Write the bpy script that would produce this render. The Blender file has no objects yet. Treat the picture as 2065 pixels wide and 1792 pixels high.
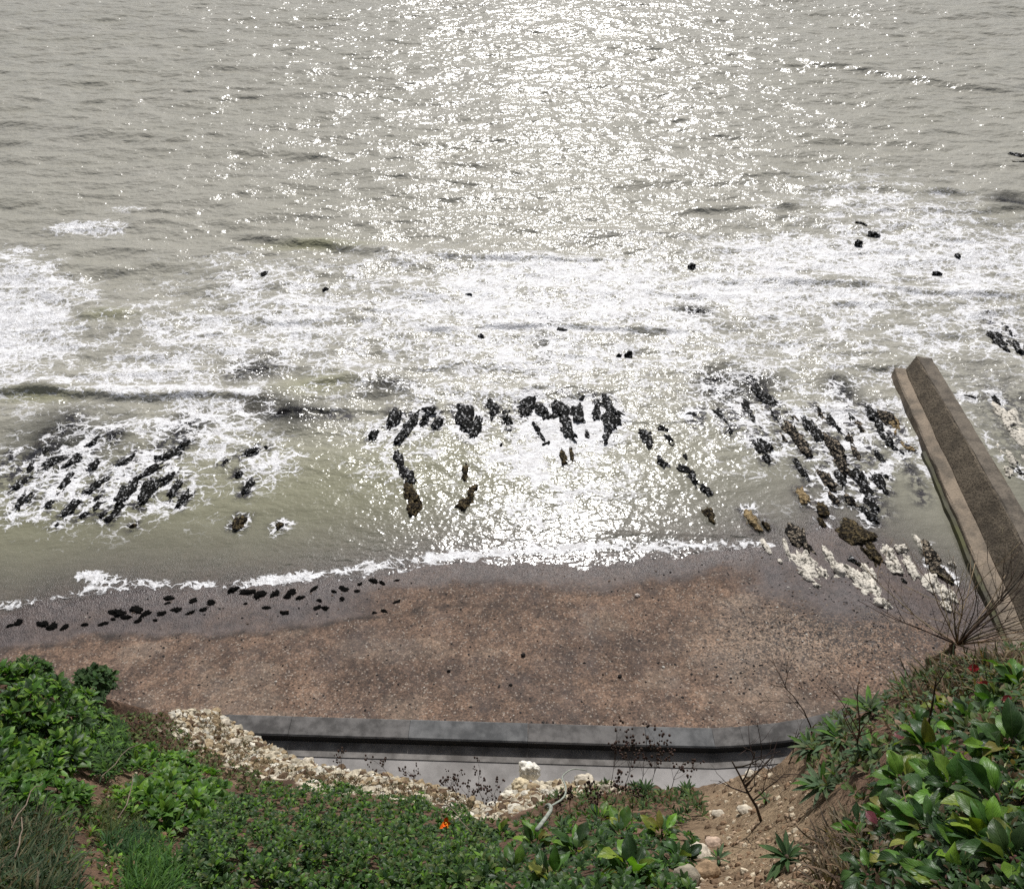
import bpy, math, random
import numpy as np
from mathutils import Vector

random.seed(7); RNG = np.random.default_rng(7)
sc = bpy.context.scene
C = sc.collection
R = math.radians

# ------------------------------------------------------------------ camera
CZ = 21.7                      # eye height above the sea
PITCH = R(41.9); F = 1690.0; W = 2065.0; H = 1792.0
fw = np.array([0, math.cos(PITCH), -math.sin(PITCH)])
up = np.array([0, math.sin(PITCH), math.cos(PITCH)])
EYE = np.array([0, 0, CZ])

def ray(px, py):
    return np.array([(px - W/2)/F, 0, 0]) + up*((H/2 - py)/F) + fw

def at(px, py, z=0.0):
    d = ray(px, py); t = (z - CZ)/d[2]
    return EYE + d*t

cd = bpy.data.cameras.new('camera'); cam = bpy.data.objects.new('camera', cd); C.objects.link(cam)
cam.location = EYE; cam.rotation_euler = (R(90) - PITCH, 0, 0)
cd.sensor_width = 36; cd.lens = 36*F/W; cd.clip_start = 0.05; cd.clip_end = 9000
sc.camera = cam

# ------------------------------------------------------------------ light
SUN_EL, SUN_AZ = R(47), R(4.2)
wd = bpy.data.worlds.new('World'); sc.world = wd; wd.use_nodes = True
nt = wd.node_tree; bg = nt.nodes['Background']
sky = nt.nodes.new('ShaderNodeTexSky'); sky.sky_type = 'NISHITA'; sky.sun_disc = False
sky.sun_elevation = SUN_EL; sky.sun_rotation = SUN_AZ; sky.air_density = 1.0; sky.dust_density = 2.2; sky.ozone_density = 1.0
hs = nt.nodes.new('ShaderNodeHueSaturation'); hs.inputs['Saturation'].default_value = 0.45     # thin bright cloud: a pale sky
nt.links.new(sky.outputs[0], hs.inputs['Color']); nt.links.new(hs.outputs[0], bg.inputs[0]); bg.inputs[1].default_value = 0.075
sl = bpy.data.lights.new('sun', 'SUN'); sun = bpy.data.objects.new('sun', sl); C.objects.link(sun)
sl.energy = 4.5; sl.angle = R(0.53); sl.color = (1.0, 0.98, 0.95)
sv = Vector((math.sin(SUN_AZ)*math.cos(SUN_EL), math.cos(SUN_AZ)*math.cos(SUN_EL), math.sin(SUN_EL)))
sun.rotation_euler = sv.to_track_quat('Z', 'Y').to_euler(); sun.location = (5, 60, 60)
sc.view_settings.view_transform = 'Standard'; sc.view_settings.look = 'None'
sc.view_settings.exposure = 0.0; sc.view_settings.gamma = 1.0
sc.render.engine = 'CYCLES'; sc.cycles.use_denoising = False
sc.cycles.max_bounces = 6; sc.cycles.transparent_max_bounces = 8
sc.cycles.caustics_reflective = False; sc.cycles.caustics_refractive = False

# ------------------------------------------------------------------ noise
def _hash(ix, iy, iz, seed):
    n = (ix.astype(np.int64)*374761393 + iy.astype(np.int64)*668265263 + iz.astype(np.int64)*2147483647 + seed*1274126177) & 0xffffffff
    n = ((n ^ (n >> 13))*1274126177) & 0xffffffff
    n = n ^ (n >> 16)
    return (n & 0xffff)/32767.5 - 1.0
def vnoise(x, y, z=0.0, seed=0):
    x = np.asarray(x, float); y = np.asarray(y, float); z = np.zeros_like(x) + z
    ix, iy, iz = np.floor(x), np.floor(y), np.floor(z)
    fx, fy, fz = x-ix, y-iy, z-iz
    q = lambda t: t*t*t*(t*(t*6-15)+10)
    fx, fy, fz = q(fx), q(fy), q(fz)
    o = 0
    for a in (0, 1):
        for b in (0, 1):
            for c in (0, 1):
                w = (fx if a else 1-fx)*(fy if b else 1-fy)*(fz if c else 1-fz)
                o = o + w*_hash(ix+a, iy+b, iz+c, seed)
    return o
def fbm(x, y, z=0.0, oct=4, seed=0, gain=0.5):
    o = 0; a = 1.0; s = 0
    for i in range(oct):
        k = 2.03**i
        o = o + a*vnoise(np.asarray(x)*k, np.asarray(y)*k, np.asarray(z)*k, seed+i*17); s += a; a *= gain
    return o/s
def smooth(a, b, x):
    t = np.clip((x-a)/(b-a), 0, 1); return t*t*(3-2*t)

# ------------------------------------------------------------------ object helpers
def tag(o, label=None, cat=None, group=None, kind=None):
    if label: o['label'] = label
    if cat: o['category'] = cat
    if group: o['group'] = group
    if kind: o['kind'] = kind
    return o
def thing(name, label, cat, loc, group=None):
    o = bpy.data.objects.new(name, None); C.objects.link(o); o.location = loc; o.empty_display_size = 0.1
    return tag(o, label, cat, group)
def link_mesh(name, me, mats, parent=None, loc=None, smooth_=True):
    if smooth_: me.polygons.foreach_set('use_smooth', np.ones(len(me.polygons), bool))
    for m in (mats if isinstance(mats, (list, tuple)) else [mats]): me.materials.append(m)
    o = bpy.data.objects.new(name, me); C.objects.link(o)
    if parent is not None: o.parent = parent
    if loc is not None: o.location = loc
    return o
def grid_mesh(name, P, attrs=None):
    """P: (rows, cols, 3)"""
    r, c, _ = P.shape
    me = bpy.data.meshes.new(name)
    idx = np.arange(r*c).reshape(r, c)
    q = np.stack([idx[:-1, :-1], idx[:-1, 1:], idx[1:, 1:], idx[1:, :-1]], -1).reshape(-1, 4)
    me.vertices.add(r*c); me.vertices.foreach_set('co', P.reshape(-1).astype(np.float32))
    n = len(q); me.loops.add(n*4); me.loops.foreach_set('vertex_index', q.reshape(-1).astype(np.int32))
    me.polygons.add(n); me.polygons.foreach_set('loop_start', np.arange(0, n*4, 4, dtype=np.int32))
    me.update(calc_edges=True)
    for k, v in (attrs or {}).items():
        a = me.attributes.new(k, 'FLOAT', 'POINT'); a.data.foreach_set('value', np.asarray(v, np.float32).reshape(-1))
    return me

class MB:
    """collects geometry of one mesh object"""
    def __init__(s): s.v = []; s.f = []; s.uv = []; s.c = []
    def add(s, vs, fs, col=(.5, .5, .5), uvs=None):
        b = len(s.v); s.v.extend(vs); s.f.extend([tuple(i+b for i in f) for f in fs])
        s.c.extend([col]*len(vs)); s.uv.extend(uvs if uvs is not None else [(0.5, 0.5)]*len(vs))
    def build(s, name, mat, parent=None, loc=None, smooth_=True):
        off = np.array(parent.location if parent is not None else (loc if loc is not None else (0, 0, 0)))
        me = bpy.data.meshes.new(name)
        co = np.array(s.v, float) - off
        me.from_pydata(co.tolist(), [], s.f)
        col = me.attributes.new('col', 'FLOAT_COLOR', 'POINT')
        cc = np.ones((len(s.v), 4), np.float32); cc[:, :3] = np.array(s.c); col.data.foreach_set('color', cc.reshape(-1))
        ul = me.uv_layers.new(name='UVMap')
        li = np.empty(len(me.loops), np.int32); me.loops.foreach_get('vertex_index', li)
        ul.data.foreach_set('uv', np.array(s.uv, np.float32)[li].reshape(-1))
        me.update()
        return link_mesh(name, me, mat, parent, loc, smooth_)

def nrm(v):
    v = np.asarray(v, float); return v/(np.linalg.norm(v)+1e-9)

def tube(mb, pts, radii, col, sides=5):
    pts = [np.asarray(p, float) for p in pts]
    n = len(pts); vs = []; fs = []
    ref = np.array([0.31, 0.2, 0.93])
    for i, p in enumerate(pts):
        d = nrm(pts[min(i+1, n-1)] - pts[max(i-1, 0)])
        a = np.cross(d, ref); a = nrm(a) if np.linalg.norm(a) > 1e-4 else np.array([1., 0, 0]); b = np.cross(d, a)
        for k in range(sides):
            t = 2*math.pi*k/sides
            vs.append(tuple(p + radii[i]*(math.cos(t)*a + math.sin(t)*b)))
    for i in range(n-1):
        for k in range(sides):
            k2 = (k+1) % sides
            fs.append((i*sides+k, i*sides+k2, (i+1)*sides+k2, (i+1)*sides+k))
    fs.append(tuple(range(sides-1, -1, -1))); fs.append(tuple((n-1)*sides+k for k in range(sides)))
    mb.add(vs, fs, col)

def leaf(mb, base, d, n, L, Wd, col, droop=0.8, fold=0.25, wave=0.0, seg=4, pet=0.0, tip=0.9, rnd=random):
    """one leaf blade: base point, direction d, face normal n, length, half width"""
    d = nrm(d); n = nrm(n - np.dot(n, d)*d); s_ = np.cross(d, n)
    across = (-1, 0, 1) if seg < 7 else (-1, -0.55, 0, 0.55, 1)
    vs = []; uvs = []; p = np.array(base, float); a = 0.0; tw = rnd.uniform(-.3, .3)
    ph = rnd.uniform(0, 6.28); m = len(across)
    for i in range(seg+1):
        s = i/seg
        if s <= pet: w = 0.07
        else:
            q = (s-pet)/(1-pet); w = max(0.02, (math.sin(math.pi*min(1, q**0.75*tip+ (1-tip)*q)))**0.8) if q > 0 else 0.07
            if i == seg: w = 0.03
        dd = d*math.cos(a) - n*math.sin(a); nn = n*math.cos(a) + d*math.sin(a)
        sa = s_*math.cos(tw*s) + nn*math.sin(tw*s)
        for u in across:
            off = sa*(u*w*Wd) + nn*(abs(u)*w*Wd*fold)
            if wave and abs(u) > .9: off = off + nn*(wave*Wd*w*math.sin(ph + s*11 + u*1.7))
            vs.append(tuple(p+off)); uvs.append((0.5+u*0.5*w, s))
        p = p + dd*(L/seg); a += droop/seg
    fs = []
    for i in range(seg):
        for k in range(m-1):
            fs.append((i*m+k, i*m+k+1, (i+1)*m+k+1, (i+1)*m+k))
    mb.add(vs, fs, col, uvs)

# ------------------------------------------------------------------ materials
def mat(name):
    m = bpy.data.materials.new(name); m.use_nodes = True
    t = m.node_tree; t.nodes.clear(); return m, t
class G:
    """tiny node graph helper"""
    def __init__(s, t): s.t = t
    def n(s, ty, **kw):
        nd = s.t.nodes.new(ty)
        for k, v in kw.items(): setattr(nd, k, v)
        return nd
    def set(s, sock, v):
        if isinstance(v, bpy.types.NodeSocket): s.t.links.new(v, sock)
        elif isinstance(v, (tuple, list)) and len(v) == 3 and sock.type == 'RGBA': sock.default_value = (*v, 1)
        else: sock.default_value = v
    def math(s, op, a, b=0.0, clamp=False):
        nd = s.n('ShaderNodeMath', operation=op, use_clamp=clamp); s.set(nd.inputs[0], a); s.set(nd.inputs[1], b); return nd.outputs[0]
    def mix(s, f, a, b):
        nd = s.n('ShaderNodeMix', data_type='RGBA'); s.set(nd.inputs[0], f); s.set(nd.inputs[6], a); s.set(nd.inputs[7], b); return nd.outputs[2]
    def mul(s, a, b, f=1.0):
        nd = s.n('ShaderNodeMix', data_type='RGBA', blend_type='MULTIPLY'); s.set(nd.inputs[0], f); s.set(nd.inputs[6], a); s.set(nd.inputs[7], b); return nd.outputs[2]
    def attr(s, name, out='Fac'):
        nd = s.n('ShaderNodeAttribute', attribute_name=name); return nd.outputs[out]
    def coord(s, scale=(1, 1, 1), rot=0.0, warp=None, warp_amt=0.0):
        co = s.n('ShaderNodeTexCoord').outputs['Object']
        if warp is not None:
            ad = s.n('ShaderNodeVectorMath', operation='MULTIPLY_ADD'); s.set(ad.inputs[0], warp); ad.inputs[1].default_value = (warp_amt,)*3; s.set(ad.inputs[2], co); co = ad.outputs[0]
        mp = s.n('ShaderNodeMapping'); s.t.links.new(co, mp.inputs[0]); mp.inputs['Scale'].default_value = scale; mp.inputs['Rotation'].default_value = (0, 0, rot); return mp.outputs[0]
    def noise(s, vec, scale, detail=3, rough=0.5, out='Fac', dist=0.0):
        nd = s.n('ShaderNodeTexNoise'); s.set(nd.inputs['Vector'], vec); nd.inputs['Scale'].default_value = scale; nd.inputs['Detail'].default_value = detail
        nd.inputs['Roughness'].default_value = rough; nd.inputs['Distortion'].default_value = dist; return nd.outputs[out]
    def vor(s, vec, scale, feature='F1', out='Distance', rand=1.0):
        nd = s.n('ShaderNodeTexVoronoi', feature=feature); s.set(nd.inputs['Vector'], vec); nd.inputs['Scale'].default_value = scale; nd.inputs['Randomness'].default_value = rand; return nd.outputs[out]
    def ramp(s, f, a, b, lo=0.0, hi=1.0):
        nd = s.n('ShaderNodeMapRange', interpolation_type='SMOOTHSTEP'); s.set(nd.inputs[0], f); s.set(nd.inputs[1], a); s.set(nd.inputs[2], b); s.set(nd.inputs[3], lo); s.set(nd.inputs[4], hi); return nd.outputs[0]
    def bump(s, h, dist, strength=1.0, normal=None):
        nd = s.n('ShaderNodeBump'); s.set(nd.inputs['Height'], h); nd.inputs['Distance'].default_value = dist; s.set(nd.inputs['Strength'], strength)
        if normal is not None: s.set(nd.inputs['Normal'], normal)
        return nd.outputs[0]
    def bsdf(s, col, rough, normal=None, spec=0.5, ior=None):
        b = s.n('ShaderNodeBsdfPrincipled'); s.set(b.inputs['Base Color'], col); s.set(b.inputs['Roughness'], rough); s.set(b.inputs['Specular IOR Level'], spec)
        if ior: b.inputs['IOR'].default_value = ior
        if normal is not None: s.set(b.inputs['Normal'], normal)
        return b.outputs[0]
    def mixsh(s, f, a, b):
        nd = s.n('ShaderNodeMixShader'); s.set(nd.inputs[0], f); s.t.links.new(a, nd.inputs[1]); s.t.links.new(b, nd.inputs[2]); return nd.outputs[0]
    def out(s, sh):
        o = s.n('ShaderNodeOutputMaterial'); s.t.links.new(sh, o.inputs[0])

def m_sea():
    m, t = mat('sea_water'); g = G(t)
    foam = g.attr('foam'); opac = g.attr('opacity'); calm = g.attr('calm')
    # ripples: long facets far out, finer ones close in
    far = g.attr('far')
    v1 = g.coord((0.55, 1.0, 1.0), 0.12); v2 = g.coord((0.7, 1, 1), -0.25)
    n0 = g.noise(g.coord((0.5, 1.0, 1.0), -0.08), 1.15, 2, .5)
    n1 = g.noise(v1, 2.3, 2, .5); n2 = g.noise(v2, 4.4, 2, .55); n3 = g.noise(g.coord((0.8, 1, 1)), 11.0, 1, .5)
    h = g.math('ADD', g.math('MULTIPLY', n1, 0.145), g.math('MULTIPLY', n2, g.math('SUBTRACT', 0.105, g.math('MULTIPLY', far, .055))))
    h = g.math('ADD', h, g.math('MULTIPLY', n3, g.math('SUBTRACT', 0.018, g.math('MULTIPLY', far, .018))))
    h = g.math('ADD', h, g.math('MULTIPLY', n0, g.math('MULTIPLY', far, .17)))
    nb = g.bump(h, 1.0, g.math('SUBTRACT', 1.0, g.math('MULTIPLY', calm, 0.80)))
    tint = g.noise(g.coord((0.25, 0.6, 1)), 0.5, 3)
    body = g.mix(tint, (0.335, 0.320, 0.280), (0.285, 0.274, 0.226))
    body = g.mix(g.attr('green'), body, (0.24, 0.235, 0.145))
    wb = g.math('MULTIPLY', g.attr('weedbed'), g.ramp(g.noise(g.coord((1, 1, 1)), 3.6, 5, .7), .42, .54), True)
    body = g.mix(wb, body, (0.030, 0.028, 0.036))
    water = g.bsdf(body, 0.20, nb, 0.5, 1.33)
    # foam: flowing filaments over a cloudy base
    wv = g.noise(g.coord(), 1.1, 3, .6, 'Color')
    c1 = g.coord((0.70, 1.15, 1), 0.25, wv, 0.9); c2 = g.coord((0.7, 1.05, 1), -0.35, wv, 0.7)
    r1 = g.math('ABSOLUTE', g.math('SUBTRACT', g.noise(c1, 1.5, 4, .55, 'Fac', .6), .5))
    r2 = g.math('ABSOLUTE', g.math('SUBTRACT', g.noise(c2, 3.4, 4, .6, 'Fac', .8), .5))
    e1 = g.vor(c1, 1.7, 'DISTANCE_TO_EDGE'); e2 = g.vor(c2, 4.0, 'DISTANCE_TO_EDGE')
    cl = g.noise(g.coord((0.7, 1, 1)), .9, 6, .68)
    e3 = g.vor(c1, 9.0, 'DISTANCE_TO_EDGE')
    lace = g.math('MINIMUM', g.math('MULTIPLY', e1, 1.7), g.math('ADD', g.math('MULTIPLY', e2, 2.0), .05))
    lace = g.math('MINIMUM', lace, g.math('ADD', g.math('MULTIPLY', e3, 2.2), .17))
    lace = g.math('ADD', lace, g.math('MULTIPLY', g.math('SUBTRACT', r2, .10), .75)); lace = g.math('ADD', lace, g.math('MULTIPLY', g.math('SUBTRACT', r1, .10), .6))
    lace = g.math('ADD', lace, g.math('MULTIPLY', g.math('SUBTRACT', cl, 0.5), -1.05))
    th = g.math('SUBTRACT', g.math('MULTIPLY', foam, 0.54), 0.182)
    ff = g.ramp(lace, g.math('SUBTRACT', th, 0.075), g.math('ADD', th, 0.06), 1.0, 0.0)
    ff = g.math('MULTIPLY', ff, g.ramp(foam, 0.03, 0.35), True)
    fn = g.bump(g.noise(g.coord(), 9.0, 4, .6), 0.07, 1.0)
    fsh = g.bsdf(g.mix(g.ramp(g.noise(c2, 5.0, 4, .6), .3, .7), (0.50, 0.49, 0.49), (0.80, 0.80, 0.82)), 0.35, fn, 0.5)
    tr = g.n('ShaderNodeBsdfTransparent').outputs[0]
    gl = g.n('ShaderNodeBsdfGlossy'); gl.inputs['Roughness'].default_value = 0.15; t.links.new(nb, gl.inputs['Normal'])
    fr = g.n('ShaderNodeFresnel'); fr.inputs['IOR'].default_value = 1.33; t.links.new(nb, fr.inputs['Normal'])
    thin = g.mixsh(fr.outputs[0], tr, gl.outputs[0])
    w = g.mixsh(opac, thin, water)
    g.out(g.mixsh(ff, w, fsh)); return m

def m_beach():
    m, t = mat('beach_shingle'); g = G(t)
    wet = g.attr('wet'); peb = g.attr('pebble'); pale = g.attr('pale')
    c = g.coord()
    big = g.noise(c, 0.55, 5, .6); mid = g.noise(c, 2.2, 4, .6); fine = g.noise(c, 15, 4, .7); sp = g.vor(c, 24, 'F1', 'Color'); sp1 = g.n('ShaderNodeSeparateColor'); t.links.new(sp, sp1.inputs[0])
    spk = sp1.outputs[0]
    col = g.mix(g.ramp(fine, .3, .7), (0.044, 0.028, 0.019), (0.183, 0.121, 0.087))
    blot = g.math('ADD', g.math('MULTIPLY', big, .35), g.math('MULTIPLY', mid, .65))
    col = g.mix(g.math('MULTIPLY', g.ramp(blot, .47, .62), .62), col, g.mix(g.ramp(fine, .3, .7), (0.105, .066, .043), (0.30, .202, .145)))
    col = g.mix(g.math('MULTIPLY', g.ramp(blot, .50, .38), .45), col, (0.040, 0.030, 0.026))
    col = g.mix(g.math('MULTIPLY', pale, .5), col, (0.28, 0.225, 0.175))
    tone = g.noise(c, .33, 3, .6); col = g.mul(col, g.mix(g.ramp(tone, .36, .62), (.74, .72, .72), (1.18, 1.14, 1.10)))
    m7 = g.noise(c, 6.0, 4, .7); m3 = g.noise(c, 11.0, 3, .7)
    mm = g.math('ADD', g.math('MULTIPLY', m7, .6), g.math('MULTIPLY', m3, .4))
    col = g.mix(g.math('MULTIPLY', g.ramp(mm, .50, .43), g.math('ADD', .30, g.math('MULTIPLY', peb, .50)), True), col, (0.030, 0.024, 0.022))
    col = g.mix(g.math('MULTIPLY', g.ramp(mm, .51, .60), g.math('ADD', .22, g.math('MULTIPLY', pale, .45)), True), col, (0.30, 0.225, 0.17))
    # dark flint speckle
    dk = g.math('MULTIPLY', g.ramp(g.math('ADD', g.math('MULTIPLY', fine, .6), g.math('MULTIPLY', spk, .4)), .50, .42), g.math('ADD', 0.28, g.math('MULTIPLY', peb, .62)), True)
    col = g.mix(dk, col, (0.030, 0.027, 0.026))
    lt = g.math('MULTIPLY', g.ramp(sp1.outputs[1], .93, .97), .55)
    col = g.mix(lt, col, (0.36, 0.31, 0.26))
    wcol = g.mix(g.ramp(g.noise(c, 5, 5, .65), .3, .7), (0.036, 0.028, 0.028), (0.092, 0.071, 0.067))
    col = g.mix(wet, col, wcol)
    col = g.mix(g.math('MULTIPLY', g.attr('wrack'), .8), col, (0.014, 0.011, 0.010))
    rough = g.math('SUBTRACT', g.math('SUBTRACT', 0.9, g.math('MULTIPLY', wet, 0.40)), g.math('MULTIPLY', g.attr('film'), 0.24))
    hh = g.math('ADD', g.math('MULTIPLY', g.vor(c, 22), .5), fine)
    nb = g.bump(hh, 0.035, 0.75)
    g.out(g.bsdf(col, rough, nb, 0.4)); return m

def m_rock(name, dark, light, lo, hi, rough=0.42, tan=None, fleck=0.0, spec=.06, bd=.07):
    m, t = mat(name); g = G(t); c = g.coord()
    a = g.noise(c, 7, 5, .7); b = g.vor(c, 17, 'F1')
    col = g.mix(g.ramp(a, lo, hi), dark, light)
    if fleck: col = g.mix(g.ramp(g.noise(c, 8.0, 5, .72), .545, .60, 0, fleck), col, (.55, .55, .56))
    if tan: col = g.mix(g.ramp(g.noise(c, 3.1, 4, .6), .48, .62), col, tan)
    h = g.math('ADD', a, g.math('MULTIPLY', b, .8))
    g.out(g.bsdf(col, rough, g.bump(h, bd, 1.0), spec)); return m

def m_concrete(name, base, dark, scale=3.0, rough=0.85, streak=(1, 1, 1), pit=0.0):
    m, t = mat(name); g = G(t); c = g.coord(streak)
    a = g.noise(c, scale, 6, .65); b = g.noise(c, scale*.25, 3, .5); f = g.noise(g.coord(), 60, 3, .6); k = g.vor(g.coord(), 13 if pit else 26, 'F1'); f2 = g.noise(g.coord(), 22, 3, .7)
    col = g.mix(g.ramp(g.math('ADD', g.math('MULTIPLY', a, .6), g.math('MULTIPLY', b, .4)), .36, .64), dark, base)
    col = g.mix(g.ramp(f, .58, .75, 0, .35), col, tuple(x*.5 for x in base))
    if pit: col = g.mix(g.ramp(g.math('ADD', g.math('MULTIPLY', k, .35), g.math('MULTIPLY', f2, .9)), .66, .50, 0, pit), col, tuple(x*.28 for x in base))
    h = g.math('ADD', a, g.math('ADD', g.math('MULTIPLY', f, .4), g.math('MULTIPLY', k, .5 if pit else .1)))
    g.out(g.bsdf(col, rough, g.bump(h, .03 if pit else .012, .8), .3)); return m

def m_soil():
    m, t = mat('soil'); g = G(t); c = g.coord()
    ch = g.attr('chalk'); sand = g.attr('sand')
    a = g.noise(c, 5, 6, .7); b = g.noise(c, 1.6, 4, .6); f = g.noise(c, 38, 4, .7)
    dirt = g.mix(g.ramp(a, .3, .7), (0.050, 0.030, 0.020), (0.17, 0.105, 0.070))
    sd = g.mix(g.ramp(g.math('ADD', g.math('MULTIPLY', a, .5), g.math('MULTIPLY', f, .5)), .34, .62), (0.105, 0.070, 0.042), (0.275, 0.202, 0.128))
    col = g.mix(sand, dirt, sd)
    white = g.mix(g.ramp(f, .35, .6), (0.30, 0.24, 0.16), (0.66, 0.60, 0.49))
    cm = g.ramp(g.math('ADD', ch, g.math('MULTIPLY', g.math('SUBTRACT', a, .5), 1.3)), .42, .6)
    col = g.mix(cm, col, white)
    h = g.math('ADD', a, g.math('MULTIPLY', f, .35))
    g.out(g.bsdf(col, .95, g.bump(h, .06, .9), .2)); return m

def m_leaf(name, rough=0.4, spec=0.3, vein=0.14, transl=0.3):
    m, t = mat(name); g = G(t)
    col = g.attr('col', 'Color'); uv = g.n('ShaderNodeUVMap').outputs[0]
    sep = g.n('ShaderNodeSeparateXYZ'); t.links.new(uv, sep.inputs[0])
    u = g.math('ABSOLUTE', g.math('SUBTRACT', sep.outputs[0], .5)); v = sep.outputs[1]
    mid = g.ramp(u, .015, .05, 1, 0)
    ph = g.math('SUBTRACT', g.math('MULTIPLY', v, 9.0), g.math('MULTIPLY', u, 7.0)); fr = g.math('ABSOLUTE', g.math('SUBTRACT', g.math('FRACT', ph), .5))
    side = g.ramp(fr, .03, .12, .6, 0)
    vv = g.math('MAXIMUM', mid, side)
    blot = g.noise(g.coord(), 30, 3, .6)
    col = g.mul(col, g.mix(g.ramp(blot, .3, .7), (.68, .72, .66), (1.2, 1.16, 1.1)))
    cv = g.mix(g.math('MULTIPLY', vv, vein), col, g.mix(.5, col, (0.30, 0.36, 0.20)))
    nb = g.bump(g.math('ADD', g.math('MULTIPLY', vv, -.6), blot), .004, .6)
    b = g.bsdf(cv, rough, nb, spec)
    tr = g.n('ShaderNodeBsdfTranslucent'); g.set(tr.inputs[0], g.mul(cv, (1.5, 1.7, .7)))
    g.out(g.mixsh(transl, b, tr.outputs[0])); return m

def m_attr(name, rough=.9, spec=.2, bump=.004):
    m, t = mat(name); g = G(t); c = g.coord()
    n = g.noise(c, 40, 3, .6)
    col = g.mul(g.attr('col', 'Color'), g.mix(g.ramp(n, .3, .7), (.65, .65, .65), (1.2, 1.2, 1.2)))
    g.out(g.bsdf(col, rough, g.bump(n, bump, .7), spec)); return m

M = dict(
    sea=m_sea(), beach=m_beach(),
    weed=m_rock('weed_covered_rock', (0.006, 0.006, 0.006), (0.018, 0.017, 0.014), .35, .75, .5, None, .85),
    sunk=m_rock('drowned_rock', (0.012, 0.012, 0.017), (0.04, 0.04, 0.05), .35, .7, .6),
    brown=m_rock('weedy_brown_rock', (0.014, 0.011, 0.008), (0.15, 0.115, 0.060), .42, .66, .5),
    mixed=m_rock('weed_and_chalk_rock', (0.012, 0.011, 0.010), (0.30, 0.25, 0.19), .49, .60, .5),
    chalk=m_rock('chalk_rock', (0.05, 0.045, 0.035), (0.58, 0.54, 0.47), .37, .52, .8, None, 0.0, .1, .025),
    tan=m_rock('tan_rock', (0.10, 0.07, 0.035), (0.36, 0.27, 0.15), .35, .6, .6),
    seaweed=m_rock('seaweed', (0.005, 0.005, 0.005), (0.016, 0.014, 0.011), .4, .7, .45),
    coping=m_concrete('wall_coping', (0.130, 0.123, 0.118), (0.050, 0.047, 0.045), 3.2),
    coping_pale=m_concrete('wall_coping_pale', (0.135, 0.135, 0.135), (0.062, 0.063, 0.064), 3.4),
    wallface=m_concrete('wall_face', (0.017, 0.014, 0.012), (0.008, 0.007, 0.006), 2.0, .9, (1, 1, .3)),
    prom=m_concrete('promenade_concrete', (0.285, 0.27, 0.26), (0.17, 0.16, 0.152), 1.3),
    strip=m_concrete('kerb_concrete', (0.20, 0.187, 0.175), (0.085, 0.078, 0.072), 2.2),
    groyne=m_concrete('groyne_concrete', (0.165, 0.134, 0.097), (0.075, 0.061, 0.045), 2.0, .9, (1, 1, 1), .85),
    groyne_top=m_concrete('groyne_top', (0.165, 0.138, 0.108), (0.070, 0.059, 0.047), 2.4, .85, (1, 1, 1), .35),
    ledge=m_concrete('groyne_ledge', (0.27, 0.215, 0.16), (0.115, 0.096, 0.074), 1.9, .8, (1, 1, 1), .25),
    algae=m_concrete('algae_concrete', (0.085, 0.085, 0.030), (0.050, 0.045, 0.030), 1.5, .7),
    soil=m_soil(), stone=m_attr('loose_stone', .9, .2, .01), twig=m_attr('dry_twig'),
    leaf=m_leaf('glossy_leaf', .42, .32), leaf_matt=m_leaf('matt_leaf', .65, .18, .45, .2), blade=m_leaf('grass_blade', .6, .3, .1, .25),
    petal=m_attr('petal', .6, .2, .001),
)

# ------------------------------------------------------------------ shoreline layout (measured once, kept in metres)
def poly_xy(pts, z=0.0):
    a = np.array([at(x, y, z)[:2] for x, y in pts]); return a[np.argsort(a[:, 0])]
WL = poly_xy([(-1500, 1262), (-600, 1250), (0, 1240), (100, 1216), (200, 1198), (450, 1194), (560, 1182), (700, 1166), (800, 1152), (900, 1138), (1000, 1132), (1100, 1140), (1200, 1142), (1330, 1128),
              (1420, 1118), (1500, 1110), (1590, 1096), (1660, 1060), (1740, 1080), (1830, 1130), (1900, 1160), (1960, 1190), (2040, 1180), (2120, 1150), (2600, 1050), (4000, 1000)])
def wl(x): return np.interp(x, WL[:, 0], WL[:, 1])
ZWALL = 1.70; ZPROM = 1.37
def beach_z(x, y):
    t = wl(x) - y + 0.22*fbm(np.asarray(x)*.8, np.asarray(y)*.8, 0, 3, 5)
    land = np.where(t < 1.5, 0.07*t, 0.105 + 0.215*(t-1.5)); land = np.minimum(land, 1.55)
    s = np.maximum(-t, 0)
    deep = -0.055*s - 0.0035*np.minimum(s, 40)**2
    z = np.where(t > 0, land, deep)
    und = fbm(np.asarray(x)*.45, np.asarray(y)*.45, 0, 3, 9)*.05*np.clip(t/2, 0, 1)
    return z + und

# ------------------------------------------------------------------ beach
xs = np.concatenate([[-3000, -800, -200, -80, -45], np.arange(-30, 30.01, .11), [45, 80, 200, 800, 3000]])
ys = np.concatenate([np.arange(7.5, 24, .10), np.arange(24, 40, .25), np.arange(40, 70, 1.5), [80, 110, 200, 600, 3000]])
X, Y = np.meshgrid(xs, ys)
Z = beach_z(X, Y)
_wy = np.array([at(a, b, 1.70)[:2] for a, b in [(-900, 1415), (-200, 1425), (440, 1438), (590, 1442), (828, 1449), (1065, 1456), (1300, 1463), (1435, 1466), (1490, 1463), (1560, 1456), (1625, 1446), (1700, 1428), (1820, 1396), (2200, 1290), (2900, 1120)]])
Z = np.where(Y < np.interp(X, _wy[:, 0], _wy[:, 1]) - .22, .5, Z)
Z = Z + fbm(X*2.5, Y*2.5, 0, 3, 31)*.02
T = wl(X) - Y
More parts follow.
